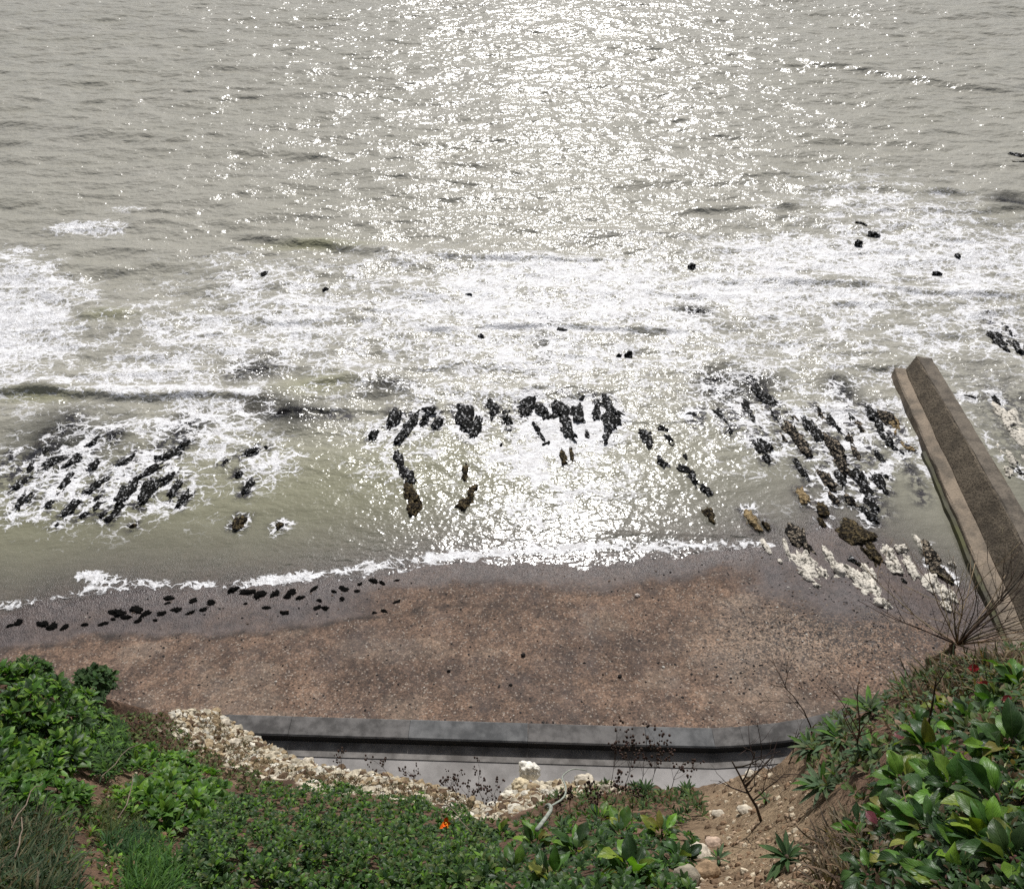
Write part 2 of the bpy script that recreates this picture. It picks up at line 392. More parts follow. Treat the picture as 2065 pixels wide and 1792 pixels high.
def band(X, Y, pts, width, z=0.0):
    """soft band along a line measured in the photo; returns 0..1"""
    P = np.array([at(a, b, z)[:2] for a, b in pts]); best = np.full(X.shape, 1e9)
    for (x0, y0), (x1, y1) in zip(P[:-1], P[1:]):
        dx, dy = x1-x0, y1-y0; u = np.clip(((X-x0)*dx + (Y-y0)*dy)/(dx*dx+dy*dy+1e-9), 0, 1)
        best = np.minimum(best, np.hypot(X-x0-u*dx, Y-y0-u*dy))
    return np.exp(-(best/width)**2)
def blob(X, Y, cx, cy, rx, ry, z=0.0):
    c = at(cx, cy, z); ex = at(cx+rx, cy, z); ey = at(cx, cy-ry, z)
    d = np.hypot((X-c[0])/max(.05, abs(ex[0]-c[0])), (Y-c[1])/max(.05, abs(ey[1]-c[1])))
    return d
wob = fbm(X*1.3, Y*1.3, 0, 4, 3)
wet = 1 - smooth(.35, 1.35, T + .6*wob - 1.1*smooth(-14, -4, X)*0 )
leftwet = 1 - smooth(1.6, 2.0, T + .35*wob)
wet = np.maximum(wet, leftwet*smooth(-3, -6, X))
rightwet = np.clip(1.25 - blob(X, Y, 1740, 1165, 230, 95), 0, 1) + np.clip(1.2 - blob(X, Y, 1900, 1200, 130, 100), 0, 1)
wet = np.maximum(wet, np.clip(rightwet*1.9 + .4*wob, 0, 1)*(T > -3))
wet = np.clip(wet*(.85+.3*wob), 0, 1)
wrack = np.exp(-((T + .35*wob - 1.85)/.10)**2)*smooth(2, -3, X)*np.clip(.6 + 1.2*fbm(X*3, Y*3, 0, 3, 12), 0, 1)
pebble = np.clip(1.15 - blob(X, Y, 1680, 1290, 330, 130, .4) + .35*wob, 0, 1) + np.clip(1.1 - blob(X, Y, 1320, 1140, 130, 25), 0, 1)
pale = np.clip(1.1 - blob(X, Y, 1560, 1310, 220, 130, .5) + .5*wob, 0, 1)
pale = pale + .5*smooth(.12, .35, fbm(X*.7, Y*.9, 0, 4, 77))*(T > 2)
me = grid_mesh('beach', np.stack([X, Y, Z], -1), dict(wet=wet, pebble=np.clip(pebble, 0, 1), pale=np.clip(pale, 0, 1), wrack=wrack, film=(1-smooth(.1, 1.3, T + .5*wob))*np.clip(wet*1.2, 0, 1)))
beach = tag(link_mesh('beach', me, M['beach']), 'brown shingle beach between the sea wall and the surf', 'beach', kind='structure')

# ------------------------------------------------------------------ rocks
ROCKS = []     # (cluster, look, x0,y0,x1,y1,w, label or None) in photo px (2065 wide)
def z3(x, y): return x*.4233, 505.7 + y*.4233
def z4(x, y): return 674.3 + x*.4233, 505.7 + y*.4233
def z5(x, y): return 1348.6 + x*.3998, 590 + y*.3998
def rk(zf, k, cluster, look, *rows):
    for r in rows:
        lab = r[5] if len(r) > 5 else None
        a = zf(r[0], r[1]); b = zf(r[2], r[3]); ROCKS.append((cluster, look, *a, *b, r[4]*k, lab))
rk(z3, .4233, 'left reef, outer ribs', 'sunk', (395, 785, 300, 870, 75), (270, 890, 60, 1030, 85), (900, 810, 800, 870, 110), (700, 880, 590, 930, 45))
rk(z3, .4233, 'left reef, outer ribs', 'weed', (300, 960, 170, 1040, 80), (505, 850, 400, 940, 60), (400, 950, 320, 1020, 65), (170, 1060, 50, 1130, 50), (120, 1130, 65, 1235, 40), (250, 1170, 215, 1220, 35))
rk(z3, .4233, 'left reef, inner ribs', 'weed', (850, 945, 720, 1000, 60), (780, 1010, 640, 1070, 45), (820, 1040, 765, 1105, 42), (740, 1080, 655, 1205, 58), (635, 1090, 555, 1200, 60), (590, 1190, 505, 1270, 48), (500, 1235, 475, 1258, 30),
   (525, 1060, 380, 1160, 45), (365, 1180, 310, 1250, 46), (495, 1175, 430, 1230, 38), (415, 1230, 370, 1268, 30), (860, 1065, 800, 1175, 36), (895, 1135, 845, 1205, 36))
rk(z3, .4233, 'left reef, outer ribs', 'weed', (60, 955, 30, 1030, 42), (235, 930, 185, 985, 46), (150, 1005, 112, 1060, 42), (560, 865, 535, 900, 30), (160, 1130, 120, 1190, 35))
rk(z3, .4233, 'left reef, inner ribs', 'weed', (335, 1060, 290, 1112, 38), (655, 955, 560, 1010, 40), (300, 1110, 262, 1160, 34), (455, 995, 418, 1042, 38), (700, 1088, 678, 1122, 28), (474, 1148, 448, 1182, 28), (884, 896, 848, 940, 48))
rk(z5, .3998, 'centre of the right reef', 'mixed', (742, 558, 782, 622, 34), (612, 598, 642, 640, 30), (782, 700, 812, 760, 36), (902, 705, 932, 762, 36), (818, 1008, 858, 1052, 34), (900, 1012, 940, 1060, 34))
rk(z5, .3998, 'seaward part of the right reef', 'mixed', (930, 780, 962, 830, 36), (952, 640, 988, 702, 34), (562, 698, 592, 748, 28))
rk(z3, .4233, 'strays beside the left reef', 'weed', (1225, 930, 1150, 965, 52, 'black weedy rock, larger of two capped with foam right of the left reef'), (1140, 1040, 1125, 1065, 34), (1195, 1075, 1155, 1150, 36, 'narrow black rock leaning in the shallows right of the left reef'),
   (1268, 920, 1262, 932, 22), (1075, 985, 1060, 1005, 26), (270, 1288, 262, 1300, 16, 'tiny black rock in green water below the left reef'))
rk(z3, .4233, 'strays beside the left reef', 'brown', (1150, 1260, 1120, 1305, 48, 'lone brown weedy rock in clear green shallows near the left swash line'), (1345, 1290, 1315, 1310, 30, 'small brown rock in green shallows between left and middle reefs'), (640, 1294, 620, 1306, 20, 'small tan rock just below the inner left reef'))
rk(z3, .4233, 'rocks in the surf', 'weed', (1288, 108, 1245, 122, 30, 'lone black rock off the left side, at the seaward edge of foam'), (1560, 180, 1540, 190, 16, 'tiny dark rock in foam, landward of the lone black rock'))
rk(z3, .4233, 'drowned rocks', 'sunk', (1300, 770, 1240, 790, 50), (1440, 790, 1380, 830, 50), (1640, 760, 1500, 775, 40), (1250, 560, 1190, 600, 50), (1110, 580, 1040, 615, 40))
rk(z4, .4233, 'west side of the middle reef', 'weed', (440, 738, 470, 765, 46, 'round black rock at the west end of the middle reef, on the wave line'), (300, 755, 255, 835, 55), (390, 770, 310, 890, 48), (440, 770, 420, 810, 32), (495, 795, 480, 840, 36), (190, 850, 170, 880, 34),
   (600, 735, 640, 800, 80), (630, 790, 640, 865, 70), (690, 790, 655, 890, 44), (745, 712, 778, 775, 55, 'pointed black rock where the wave line meets the middle reef'), (816, 755, 832, 820, 36), (826, 838, 848, 872, 22))
rk(z4, .4233, 'middle reef', 'weed', (945, 675, 885, 750, 70), (910, 740, 905, 790, 50), (985, 730, 1015, 790, 48), (945, 810, 990, 880, 34), (1075, 725, 1105, 810, 66, 'broad upper half of the tallest black rock in the middle reef'), (1095, 800, 1135, 900, 50, 'tapering lower half of the tallest black rock in the middle reef'), (1155, 740, 1168, 805, 50),
   (1203, 845, 1209, 885, 18), (1255, 690, 1243, 795, 34), (1290, 700, 1345, 790, 70), (1335, 770, 1300, 850, 80), (1310, 850, 1292, 905, 38), (1195, 680, 1170, 700, 32), (1040, 662, 1120, 672, 16), (1005, 908, 990, 918, 22), (1025, 900, 1015, 908, 14))
rk(z4, .4233, 'middle reef', 'brown', (1082, 940, 1098, 1005, 30, 'small brown rock in bright water below the tapering middle rock'), (1128, 935, 1136, 1000, 16, 'sliver of rock beside the small brown rock below the middle reef'))
rk(z4, .4233, 'western line of rocks', 'weed', (290, 950, 320, 1060, 50), (330, 1040, 370, 1110, 62), (800, 908, 790, 922, 16))
rk(z4, .4233, 'western line of rocks', 'brown', (345, 1110, 385, 1190, 48), (370, 1180, 382, 1245, 50), (628, 1000, 618, 1085, 28, 'thin brown rock standing over a lumpy one in the shimmering shallows'), (668, 1105, 640, 1170, 42), (650, 1165, 590, 1220, 50))
rk(z4, .4233, 'eastern line of rocks', 'weed', (1480, 855, 1515, 915, 58, 'oval black rock, largest of the group east of the middle reef'), (1530, 832, 1600, 842, 34), (1580, 875, 1612, 905, 44), (1590, 912, 1612, 922, 30), (1545, 985, 1580, 1020, 44), (1668, 955, 1682, 990, 22))
rk(z4, .4233, 'rocks in the surf', 'weed', (675, 408, 725, 415, 34, 'oval black rock just landward of the long central surf line'), (1065, 380, 1100, 382, 28, 'black rock sitting on the long central surf line'), (1385, 492, 1420, 488, 14, 'thin dark rock barely awash east of the central surf line'), (1345, 500, 1365, 500, 10, 'tiny dark rock left of the thin awash rock'),
   (625, 210, 655, 210, 14, 'small dark rock in the foam beyond the central surf line'), (1690, 68, 1712, 76, 22, 'small black rock in thick foam, east of the glitter path'))
rk(z4, .4233, 'drowned rocks', 'sunk', (980, 325, 1050, 328, 34), (1690, 280, 1760, 310, 40), (995, 445, 998, 510, 18), (180, 640, 330, 640, 40))
rk(z5, .3998, 'eastern line of rocks', 'weed', (60, 865, 115, 905, 62), (105, 915, 155, 965, 68, 'biggest black lump in the line of rocks stepping towards the beach'), (170, 965, 205, 1005, 42))
rk(z5, .3998, 'eastern line of rocks', 'brown', (195, 1075, 215, 1140, 52, 'brown weedy rock at the beach end of the stepping line'))
rk(z5, .3998, 'west part of the right reef', 'weed', (95, 600, 155, 625, 52), (165, 580, 190, 600, 28), (120, 640, 145, 665, 28), (255, 590, 320, 700, 52), (320, 570, 345, 660, 34), (395, 555, 440, 690, 52), (375, 690, 440, 760, 50), (430, 680, 500, 800, 80, 'long black rock, longest in the west part of the right reef'), (460, 770, 505, 845, 40), (450, 480, 540, 570, 70), (500, 560, 550, 635, 46))
rk(z5, .3998, 'west part of the right reef', 'sunk', (200, 450, 330, 500, 80), (360, 400, 480, 420, 50))
rk(z5, .3998, 'centre of the right reef', 'mixed', (590, 645, 655, 740, 56), (645, 715, 715, 805, 56), (820, 720, 880, 840, 62), (860, 820, 915, 925, 55), (770, 880, 845, 1000, 48))
rk(z5, .3998, 'centre of the right reef', 'weed', (670, 600, 720, 700, 44), (720, 640, 770, 750, 46), (640, 835, 718, 955, 26, 'thin black rock rib detached along the west of the right reef'), (855, 900, 895, 965, 42), (930, 870, 990, 960, 60), (975, 950, 1030, 1030, 60), (1000, 1020, 1060, 1105, 52), (1040, 910, 1095, 995, 54), (1085, 905, 1110, 930, 32), (990, 1080, 1040, 1150, 50))
rk(z5, .3998, 'seaward part of the right reef', 'weed', (790, 590, 850, 680, 40), (840, 650, 880, 710, 34), (880, 550, 930, 640, 48), (1000, 560, 1060, 640, 56), (1050, 640, 1120, 750, 60), (1095, 730, 1165, 795, 40), (1030, 775, 1095, 860, 34))
rk(z5, .3998, 'seaward part of the right reef', 'sunk', (860, 450, 885, 530, 30), (780, 480, 830, 520, 34))
rk(z5, .3998, 'seaward part of the right reef', 'mixed', (1070, 590, 1140, 650, 52))
rk(z5, .3998, 'seaward part of the right reef', 'tan', (1135, 630, 1165, 700, 48, 'tan rock at the edge of the right reef nearest the groyne'), (1180, 740, 1225, 790, 52, 'yellowish flat rock beside the groyne ledge'))
rk(z5, .3998, 'beach end of the right reef', 'tan', (665, 985, 700, 1060, 44, 'tan weedy rock awash between the right reef and the beach'), (395, 1085, 445, 1175, 48, 'tan rock under thin water at the right swash edge'))
rk(z5, .3998, 'beach end of the right reef', 'brown', (770, 1055, 795, 1120, 44), (765, 1125, 785, 1165, 26), (910, 1170, 1010, 1250, 120, 'large brown weed-topped boulder above the chalk ribs'), (1000, 1270, 1060, 1360, 52), (480, 1150, 510, 1180, 26))
rk(z5, .3998, 'beach end of the right reef', 'mixed', (635, 1170, 720, 1310, 78, 'long tan and black rib running up to the beach, widest of its row'))
rk(z5, .3998, 'white chalk ribs', 'chalk', (655, 1300, 720, 1420, 62), (690, 1400, 750, 1480, 52), (765, 1400, 795, 1470, 24), (730, 1490, 755, 1505, 20), (795, 1290, 840, 1390, 28), (845, 1390, 895, 1450, 46), (910, 1430, 985, 1510, 80, 'upper end of the speckled white slab lying on the beach'), (960, 1490, 1050, 1580, 78, 'lower end of the speckled white slab lying on the beach'),
   (985, 1390, 1050, 1470, 28), (1030, 1600, 1075, 1640, 44, 'lone white chalk lump below the speckled slab'), (1095, 1270, 1130, 1360, 34), (1115, 1350, 1165, 1420, 38), (1145, 1340, 1180, 1420, 20), (1155, 1282, 1195, 1280, 36), (1200, 1330, 1250, 1430, 30), (1250, 1210, 1285, 1280, 16),
   (1320, 1430, 1330, 1505, 46), (1370, 1480, 1430, 1560, 56), (1390, 1570, 1410, 1610, 30), (1425, 1350, 1445, 1360, 22), (475, 1240, 515, 1310, 18), (585, 1240, 612, 1340, 14), (555, 1340, 570, 1360, 12))
rk(z5, .3998, 'white chalk ribs', 'weed', (920, 1345, 965, 1380, 42, 'black weed-covered rock among the white chalk ribs'), (1175, 1440, 1195, 1465, 22, 'small black rock below the white chalk ribs'))
rk(z5, .3998, 'white chalk ribs', 'mixed', (1305, 1270, 1345, 1360, 56, 'upper half of the dark weedy rib nearest the groyne'), (1340, 1350, 1405, 1450, 58, 'lower half of the dark weedy rib nearest the groyne'))
rk(z5, .3998, 'rocks beyond the groyne', 'weed', (1485, 505, 1545, 520, 20, 'dark sliver of rock just beyond the groyne, left of a small pointed rock'), (1635, 505, 1670, 550, 30, 'small pointed black rock beyond the groyne'), (1760, 880, 1800, 920, 44, 'black rock at the right edge beyond the groyne'), (1630, 180, 1680, 250, 64), (1610, 190, 1630, 215, 26), (1680, 140, 1730, 195, 42), (1660, 240, 1710, 280, 50), (1730, 230, 1800, 320, 50), (1750, 130, 1800, 135, 16))
rk(z5, .3998, 'rocks beyond the groyne', 'chalk', (1690, 570, 1760, 690, 66, 'long pale chalk slab beyond the groyne, half of it bare'), (1750, 680, 1830, 780, 60, 'pale chalk slab end beyond the groyne at the right edge'), (1640, 740, 1690, 820, 18), (1690, 790, 1750, 850, 30), (1695, 870, 1735, 915, 30), (1800, 800, 1850, 870, 50))
rk(lambda x, y: (1032.5+x*.5, y*.5), .5, 'rocks in the surf', 'weed', (1385, 898, 1425, 910, 18, 'highest of three dark rocks in the eastern foam'), (1440, 940, 1480, 948, 20, 'widest of three dark rocks in the eastern foam'), (1390, 976, 1412, 982, 16, 'lowest of three dark rocks in the eastern foam'), (1788, 1028, 1808, 1040, 18, 'small dark rock alone in the eastern foam'), (1700, 1100, 1735, 1106, 12, 'thin dark rock in the foam seaward of the groyne'),
   (1995, 622, 2090, 640, 36, 'long black rock at the far right edge, well out to sea'), (2000, 655, 2090, 662, 14, 'low black rock just landward of the long far rock'))
rk(lambda x, y: (1032.5+x*.5, y*.5), .5, 'drowned rocks', 'sunk', (2000, 815, 2080, 825, 24))

import bmesh
def ico(n):
    bm = bmesh.new(); bmesh.ops.create_icosphere(bm, subdivisions=n, radius=1)
    v = np.array([x.co[:] for x in bm.verts]); f = [tuple(q.index for q in p.verts) for p in bm.faces]; bm.free(); return v, f
ICO4, ICO3, ICO2, ICO1 = ico(4), ico(3), ico(2), ico(1)
LOOKS = dict(weed='black weed-covered rock', sunk='dark rock just under water', brown='brown weedy rock', mixed='rock speckled black and tan', chalk='white chalk rib', tan='tan weedy rock')
GROUPNAME = {}
def make_rock(k, cluster, look, x0, y0, x1, y1, w, label):
    zt = 0.12
    a = at(x0, y0, zt); b = at(x1, y1, zt); c = (a+b)/2
    depth = np.dot(c-EYE, fw); mpp = depth/F
    wid = max(.10, w*mpp*(1.15 if look not in ('weed', 'chalk') else (1.12 if look == 'weed' else 1.6)))
    if look == 'sunk': wid *= 1.35
    v = b[:2]-a[:2]; L = np.linalg.norm(v)
    dirv = v/L if L > 1e-3 else np.array([1., 0])
    hl = max(L/2 + wid*.22, wid*.55)
    zb = float(beach_z(np.array([c[0]]), np.array([c[1]]))[0])
    V, Fc = ICO4 if hl*wid/mpp**2 > 250 else ICO3
    N = V.copy()
    s = 1.25/max(wid, .12)
    P = N*np.array([hl, wid*.55, 1.0])
    n1 = fbm(P[:, 0]*s+k*7.1, P[:, 1]*s+k*3.3, N[:, 2]*1.3+k, 3, 11)
    n2 = fbm(P[:, 0]*s*2.7+k, P[:, 1]*s*2.7, N[:, 2]*3+k*2, 3, 23)
    n3_ = fbm(P[:, 0]*s*6+k, P[:, 1]*s*6, N[:, 2]*6+k, 2, 29)
    N = np.stack([np.sign(N[:, 0])*np.abs(N[:, 0])**.72, N[:, 1], N[:, 2]], -1)
    rad = 1 + .62*n1 + .55*n2 + .28*n3_
    big = min(1.0, wid/.5)
    hgt = (.10 + .13*big)*(1.7 if cluster == 'rocks in the surf' else 1)
    P = np.stack([N[:, 0]*hl*rad, N[:, 1]*wid*.55*rad, N[:, 2]*hgt*(.75+.5*rad*.5) + .10*n2*big*np.clip(N[:, 2], 0, 1)], -1)
    top = {'weed': hgt*(.50 if 'middle' in cluster or 'line' in cluster else .44), 'brown': hgt*.6, 'mixed': hgt*.55, 'chalk': hgt*.5, 'tan': hgt*.4, 'sunk': -.06}[look]
    base = max(zb, 0.0) if look != 'sunk' else 0.0
    zc = base + top - hgt
    if cluster == 'rocks in the surf': zc += .13
    if look == 'sunk': zc = -.085 - hgt
    ang = math.atan2(dirv[1], dirv[0])
    ca, sa = math.cos(ang), math.sin(ang)
    Q = np.stack([P[:, 0]*ca - P[:, 1]*sa, P[:, 0]*sa + P[:, 1]*ca, P[:, 2]], -1)
    me = bpy.data.meshes.new('rock'); me.from_pydata(Q.tolist(), [], Fc); me.update()
    o = link_mesh('rock', me, M[look], None, (c[0], c[1], zc))
    return o, c, wid, hl, ang
ORD = 'first second third fourth fifth sixth seventh eighth ninth tenth eleventh twelfth thirteenth fourteenth fifteenth sixteenth seventeenth eighteenth nineteenth twentieth'.split()
ORD += ['twenty-'+q for q in ORD[:9]]
built = []
for k, r in enumerate(ROCKS):
    o, c, wid, hl, ang = make_rock(k, *r)
    built.append((r, o, c, wid, hl, ang))
counts = {}
for r, o, c, wid, hl, ang in sorted(built, key=lambda q: (q[0][2]+q[0][4])):
    key = (r[0], r[1])
    if r[7]: lab = r[7]
    else:
        i = counts.get(key, 0); counts[key] = i+1
        tot = sum(1 for q in built if (q[0][0], q[0][1]) == key and not q[0][7])
        place = {'beach end of the right reef': 'beside the chalk ribs', 'drowned rocks': 'in the surf', 'rocks beyond the groyne': 'beyond the groyne', 'rocks in the surf': 'out in the surf', 'middle reef': 'of the middle reef'}.get(r[0], 'in the ' + r[0])
        if tot == 1: lab = f'{LOOKS[r[1]]} {place}'
        else: lab = f'{LOOKS[r[1]]}, {ORD[i]} from left {place}'
    if len(lab.split()) > 16: print('LONG', lab)
    tag(o, lab, 'rock', r[0])

# ------------------------------------------------------------------ sea
rows = [13.0]
while rows[-1] < 112: rows.append(rows[-1] + 0.05 + 0.0021*max(0, rows[-1]-14))
rows = np.array(rows + [118, 130, 150, 190, 300, 600, 1500, 4000, 8000])
cols = np.concatenate([[-40, -12, -5, -2.4, -1.6, -1.25], np.linspace(-1.08, 1.08, 620), [1.25, 1.6, 2.4, 5, 12, 40]])
Yg = np.repeat(rows[:, None], len(cols), 1)
hw = .611*(.744*np.minimum(rows, 150) + CZ*.668) + .5
Xg = cols[None, :]*hw[:, None]
X, Y = Xg, Yg
dpt = -beach_z(X, Y); off = Y - wl(X)
amp = smooth(.0, 14, off)*(1-smooth(110, 150, Y)) + .0
def crest(x, y, lx, ly, seed, rot=0.0):
    c, s = math.cos(rot), math.sin(rot); u = (x*c + y*s)/lx; v = (-x*s + y*c)/ly
    n = fbm(u, v, 0, 2, seed); return (1-np.abs(n)*2.2)
Zs = .15*amp*fbm(X/4.6, Y/2.3, 0, 3, 41) +   .10*amp*np.clip(crest(X, Y, 7.5, 2.2, 52, .08), -.6, 1) +   .10*amp*smooth(25, 60, Y)*fbm(X/9, Y/3.4, 0, 2, 47) + .085*amp*np.clip(crest(X, Y, 4.2, 1.4, 53, -.10), -.5, 1) + .055*amp*np.clip(crest(X, Y, 2.0, .8, 57, .06), -.5, 1)
Zs = Zs + .03*smooth(-.5, 4, off)*fbm(X/1.5, Y/.7, 0, 2, 66)
RIDGES = [([(800, 672), (870, 667), (950, 664), (1050, 660), (1150, 662), (1300, 668), (1450, 674)], .11, .13),
          ([(-200, 800), (0, 792), (80, 788), (150, 793), (250, 802), (380, 798), (510, 801), (560, 806)], .25, .20),
          ([(440, 474), (600, 490), (700, 503), (790, 514), (850, 518)], .30, .30),
          ([(1340, 440), (1450, 426), (1530, 420), (1640, 422)], .26, .28), ([(1800, 430), (1870, 428), (1930, 430), (2100, 420)], .22, .28),
          ([(850, 520), (1000, 526), (1100, 529), (1260, 522)], .13, .18),
          ([(1540, 576), (1700, 572), (1850, 592), (2100, 602)], .14, .2),
          ([(1470, 362), (1560, 356), (1650, 360)], .22, .3), ([(1740, 386), (1880, 392), (1950, 388)], .22, .3),
          ([(1580, 122), (1700, 140), (1830, 160), (1950, 178), (2100, 195)], .34, .5),
          ([(150, 640), (200, 637), (270, 642)], .15, .25),
          ([(520, 832), (700, 826), (830, 830), (960, 832)], .08, .11), ([(590, 772), (700, 768), (780, 775), (860, 806)], .12, .25),
          ([(1180, 1070), (1300, 1073), (1450, 1079), (1560, 1082)], .05, .12), ([(1040, 800), (1080, 786), (1160, 783), (1230, 800), (1255, 830)], .08, .10),
          ([(1330, 625), (1400, 626), (1450, 636)], .08, .12), ([(1630, 742), (1750, 740), (1810, 748)], .08, .2), ([(1500, 828), (1620, 826), (1810, 830)], .07, .16),
          ([(240, 455), (330, 448), (420, 462)], .2, .3), ([(-80, 244), (60, 256), (150, 262), (260, 270)], .28, .7), ([(380, 136), (520, 142), (660, 152)], .26, .7), ([(440, 306), (570, 306), (700, 322)], .24, .6), ([(700, 345), (850, 360), (1000, 385)], .2, .4)]
for pts, A, wd_ in RIDGES:
    P = poly_xy(pts); u = Y - np.interp(X, P[:, 0], P[:, 1]) - .12*fbm(X*1.1, Y*.3, 0, 3, 8)
    ends = smooth(P[0, 0], P[0, 0]+.18*(P[-1, 0]-P[0, 0]), X)*(1-smooth(P[-1, 0]-.18*(P[-1, 0]-P[0, 0]), P[-1, 0], X))
    if wd_ > .25: A *= .72; wd_ *= .85
    Zs = Zs + A*ends*np.where(u > 0, np.exp(-(u/(wd_*3.2))**2), np.exp(-(u/wd_)**2))
foam = np.zeros_like(X); rockbed = np.zeros_like(X)
def fadd(d, dens): 
    global foam
    foam = np.maximum(foam, dens*np.clip(1.35-d, 0, 1)**.8*(1.0))
fw_ = fbm(X*.6, Y*.8, 0, 4, 91)
for cx, cy, rx, ry, dn in [(30, 640, 130, 90, .95), (-20, 710, 160, 80, .9), (60, 575, 90, 30, .6), (-100, 620, 160, 120, .9), (60, 775, 150, 10, .7), (180, 462, 75, 16, .8), (265, 424, 50, 8, .5),
        (520, 600, 140, 80, .55), (430, 680, 160, 70, .62), (320, 745, 160, 45, .7), (600, 640, 150, 80, .66), (330, 790, 200, 12, .85), (470, 530, 90, 30, .35),
        (950, 575, 130, 50, .7), (1150, 555, 270, 40, .8), (1000, 625, 250, 40, .72), (1130, 640, 250, 30, .8), (1100, 720, 290, 60, .62), (820, 640, 130, 80, .62), (700, 740, 130, 50, .5), (1250, 600, 200, 50, .7),
        (1700, 520, 330, 50, .8), (1500, 590, 220, 60, .78), (1740, 410, 130, 50, .52), (1860, 450, 180, 40, .5), (1950, 510, 150, 60, .75), (1700, 600, 250, 40, .66), (1950, 580, 150, 40, .7), (1900, 680, 150, 50, .5), (1620, 650, 200, 40, .45), (1980, 640, 120, 50, .6), (1350, 650, 120, 40, .6), (2100, 560, 120, 120, .6), (2010, 700, 90, 20, .4),
        (420, 830, 130, 40, .6), (450, 880, 70, 70, .66), (240, 960, 180, 80, .62), (90, 1000, 100, 60, .68), (540, 930, 80, 50, .6), (330, 860, 120, 40, .5), (540, 960, 60, 30, .5),
        (1150, 860, 120, 70, 1.0), (1080, 930, 100, 60, .75), (1090, 1020, 150, 70, .42), (800, 870, 90, 50, .55), (950, 850, 60, 40, .62), (740, 900, 40, 30, .5), (800, 960, 40, 50, .4),
        (1500, 850, 80, 60, .55), (1650, 840, 120, 60, .52), (1820, 818, 60, 14, .8), (1720, 900, 60, 60, .5), (1440, 790, 90, 40, .5), (1730, 850, 50, 50, .6),
        (2000, 900, 20, 50, .45), (1870, 930, 26, 50, .7), (1250, 1100, 300, 14, .4),
        (300, 700, 420, 170, .34), (900, 640, 500, 150, .46), (1500, 640, 600, 190, .42), (1850, 520, 300, 180, .45), (1100, 960, 220, 120, .36), (1600, 860, 260, 130, .38), (800, 900, 130, 90, .36), (260, 930, 300, 130, .42), (1000, 780, 420, 60, .38)]:
    fadd(blob(X, Y, cx, cy, rx, ry) + .35*fw_, dn)
for pts, wpx, dn in [([(170, 1158), (280, 1176), (430, 1184), (560, 1168), (700, 1148), (850, 1126), (1000, 1112), (1100, 1110), (1220, 1100)], .22, .84), ([(-300, 1240), (0, 1224), (80, 1212), (180, 1188), (260, 1184)], .20, .5),
        ([(1220, 1104), (1400, 1100), (1550, 1095)], .26, .5), ([(560, 1196), (700, 1168), (850, 1145), (1000, 1128)], .16, .45), ([(1040, 806), (1080, 792), (1160, 788), (1225, 804)], .15, .7), ([(1905, 960), (1885, 925), (1862, 885)], .18, .9),
        ([(1700, 800), (1740, 845), (1755, 890)], .12, .8), ([(820, 672), (1050, 664), (1450, 676)], .25, .75), ([(150, 789), (250, 795), (380, 792), (510, 796)], .34, 1.0), ([(-200, 786), (0, 780), (150, 782)], .2, .6), ([(860, 525), (1050, 532), (1250, 530)], .4, .7)]:
    foam = np.maximum(foam, dn*np.clip(.95+.6*fbm(X*1.1, Y*1.1, 0, 3, 19), .15, 1.2)*band(X + .12*fbm(X*2, Y*2, 0, 2, 4), Y + .1*fw_, pts, wpx))
for r, o, c, wid, hl, ang in built:
    if r[1] == 'sunk' or r[1] == 'chalk': continue
    if c[1] < wl(c[0]): continue
    inside = np.max(foam[(np.abs(X-c[0]) < 1) & (np.abs(Y-c[1]) < 1)]) if True else 0
    if r[0] in ('eastern line of rocks', 'western line of rocks', 'rocks in the surf'): continue
    dx, dy = X-c[0], Y-c[1]; u = dx*math.cos(ang)+dy*math.sin(ang); v = -dx*math.sin(ang)+dy*math.cos(ang)
    d = np.hypot(np.maximum(np.abs(u)-hl, 0), np.maximum(np.abs(v)-wid*.5, 0))
    foam = np.maximum(foam, (.56 if 'right' in r[0] else .70)*np.exp(-(d/.26)**2)*(.7+.8*fw_))
    if 'reef' in r[0]: rockbed = np.maximum(rockbed, .95*np.exp(-(d/.20)**2))
foam = np.clip(foam + .10*fw_*(foam > .05), 0, 1)
d0 = np.maximum(dpt, 0)
opacity = 1 - np.exp(-d0*5.2)
for cx, cy, rx, ry in [(130, 890, 120, 70), (370, 860, 60, 40), (520, 820, 60, 30), (600, 840, 60, 30), (510, 740, 60, 30), (1460, 780, 60, 40), (1110, 645, 40, 20), (1400, 630, 40, 20), (1095, 700, 20, 40), (1700, 790, 40, 30), (1820, 620, 1, 1), (2040, 410, 50, 20), (780, 780, 60, 24), (1530, 770, 50, 20)]:
    opacity = opacity - .75*np.clip(1.3-blob(X, Y, cx, cy, rx, ry) - .4*fw_, 0, 1)*smooth(.3, .6, opacity)
opacity = np.clip(opacity, 0, 1)
opacity = np.where(off < -1, 0, opacity)
weedbed = .75*np.clip(1.3-blob(X, Y, 2060, 860, 90, 130), 0, 1)
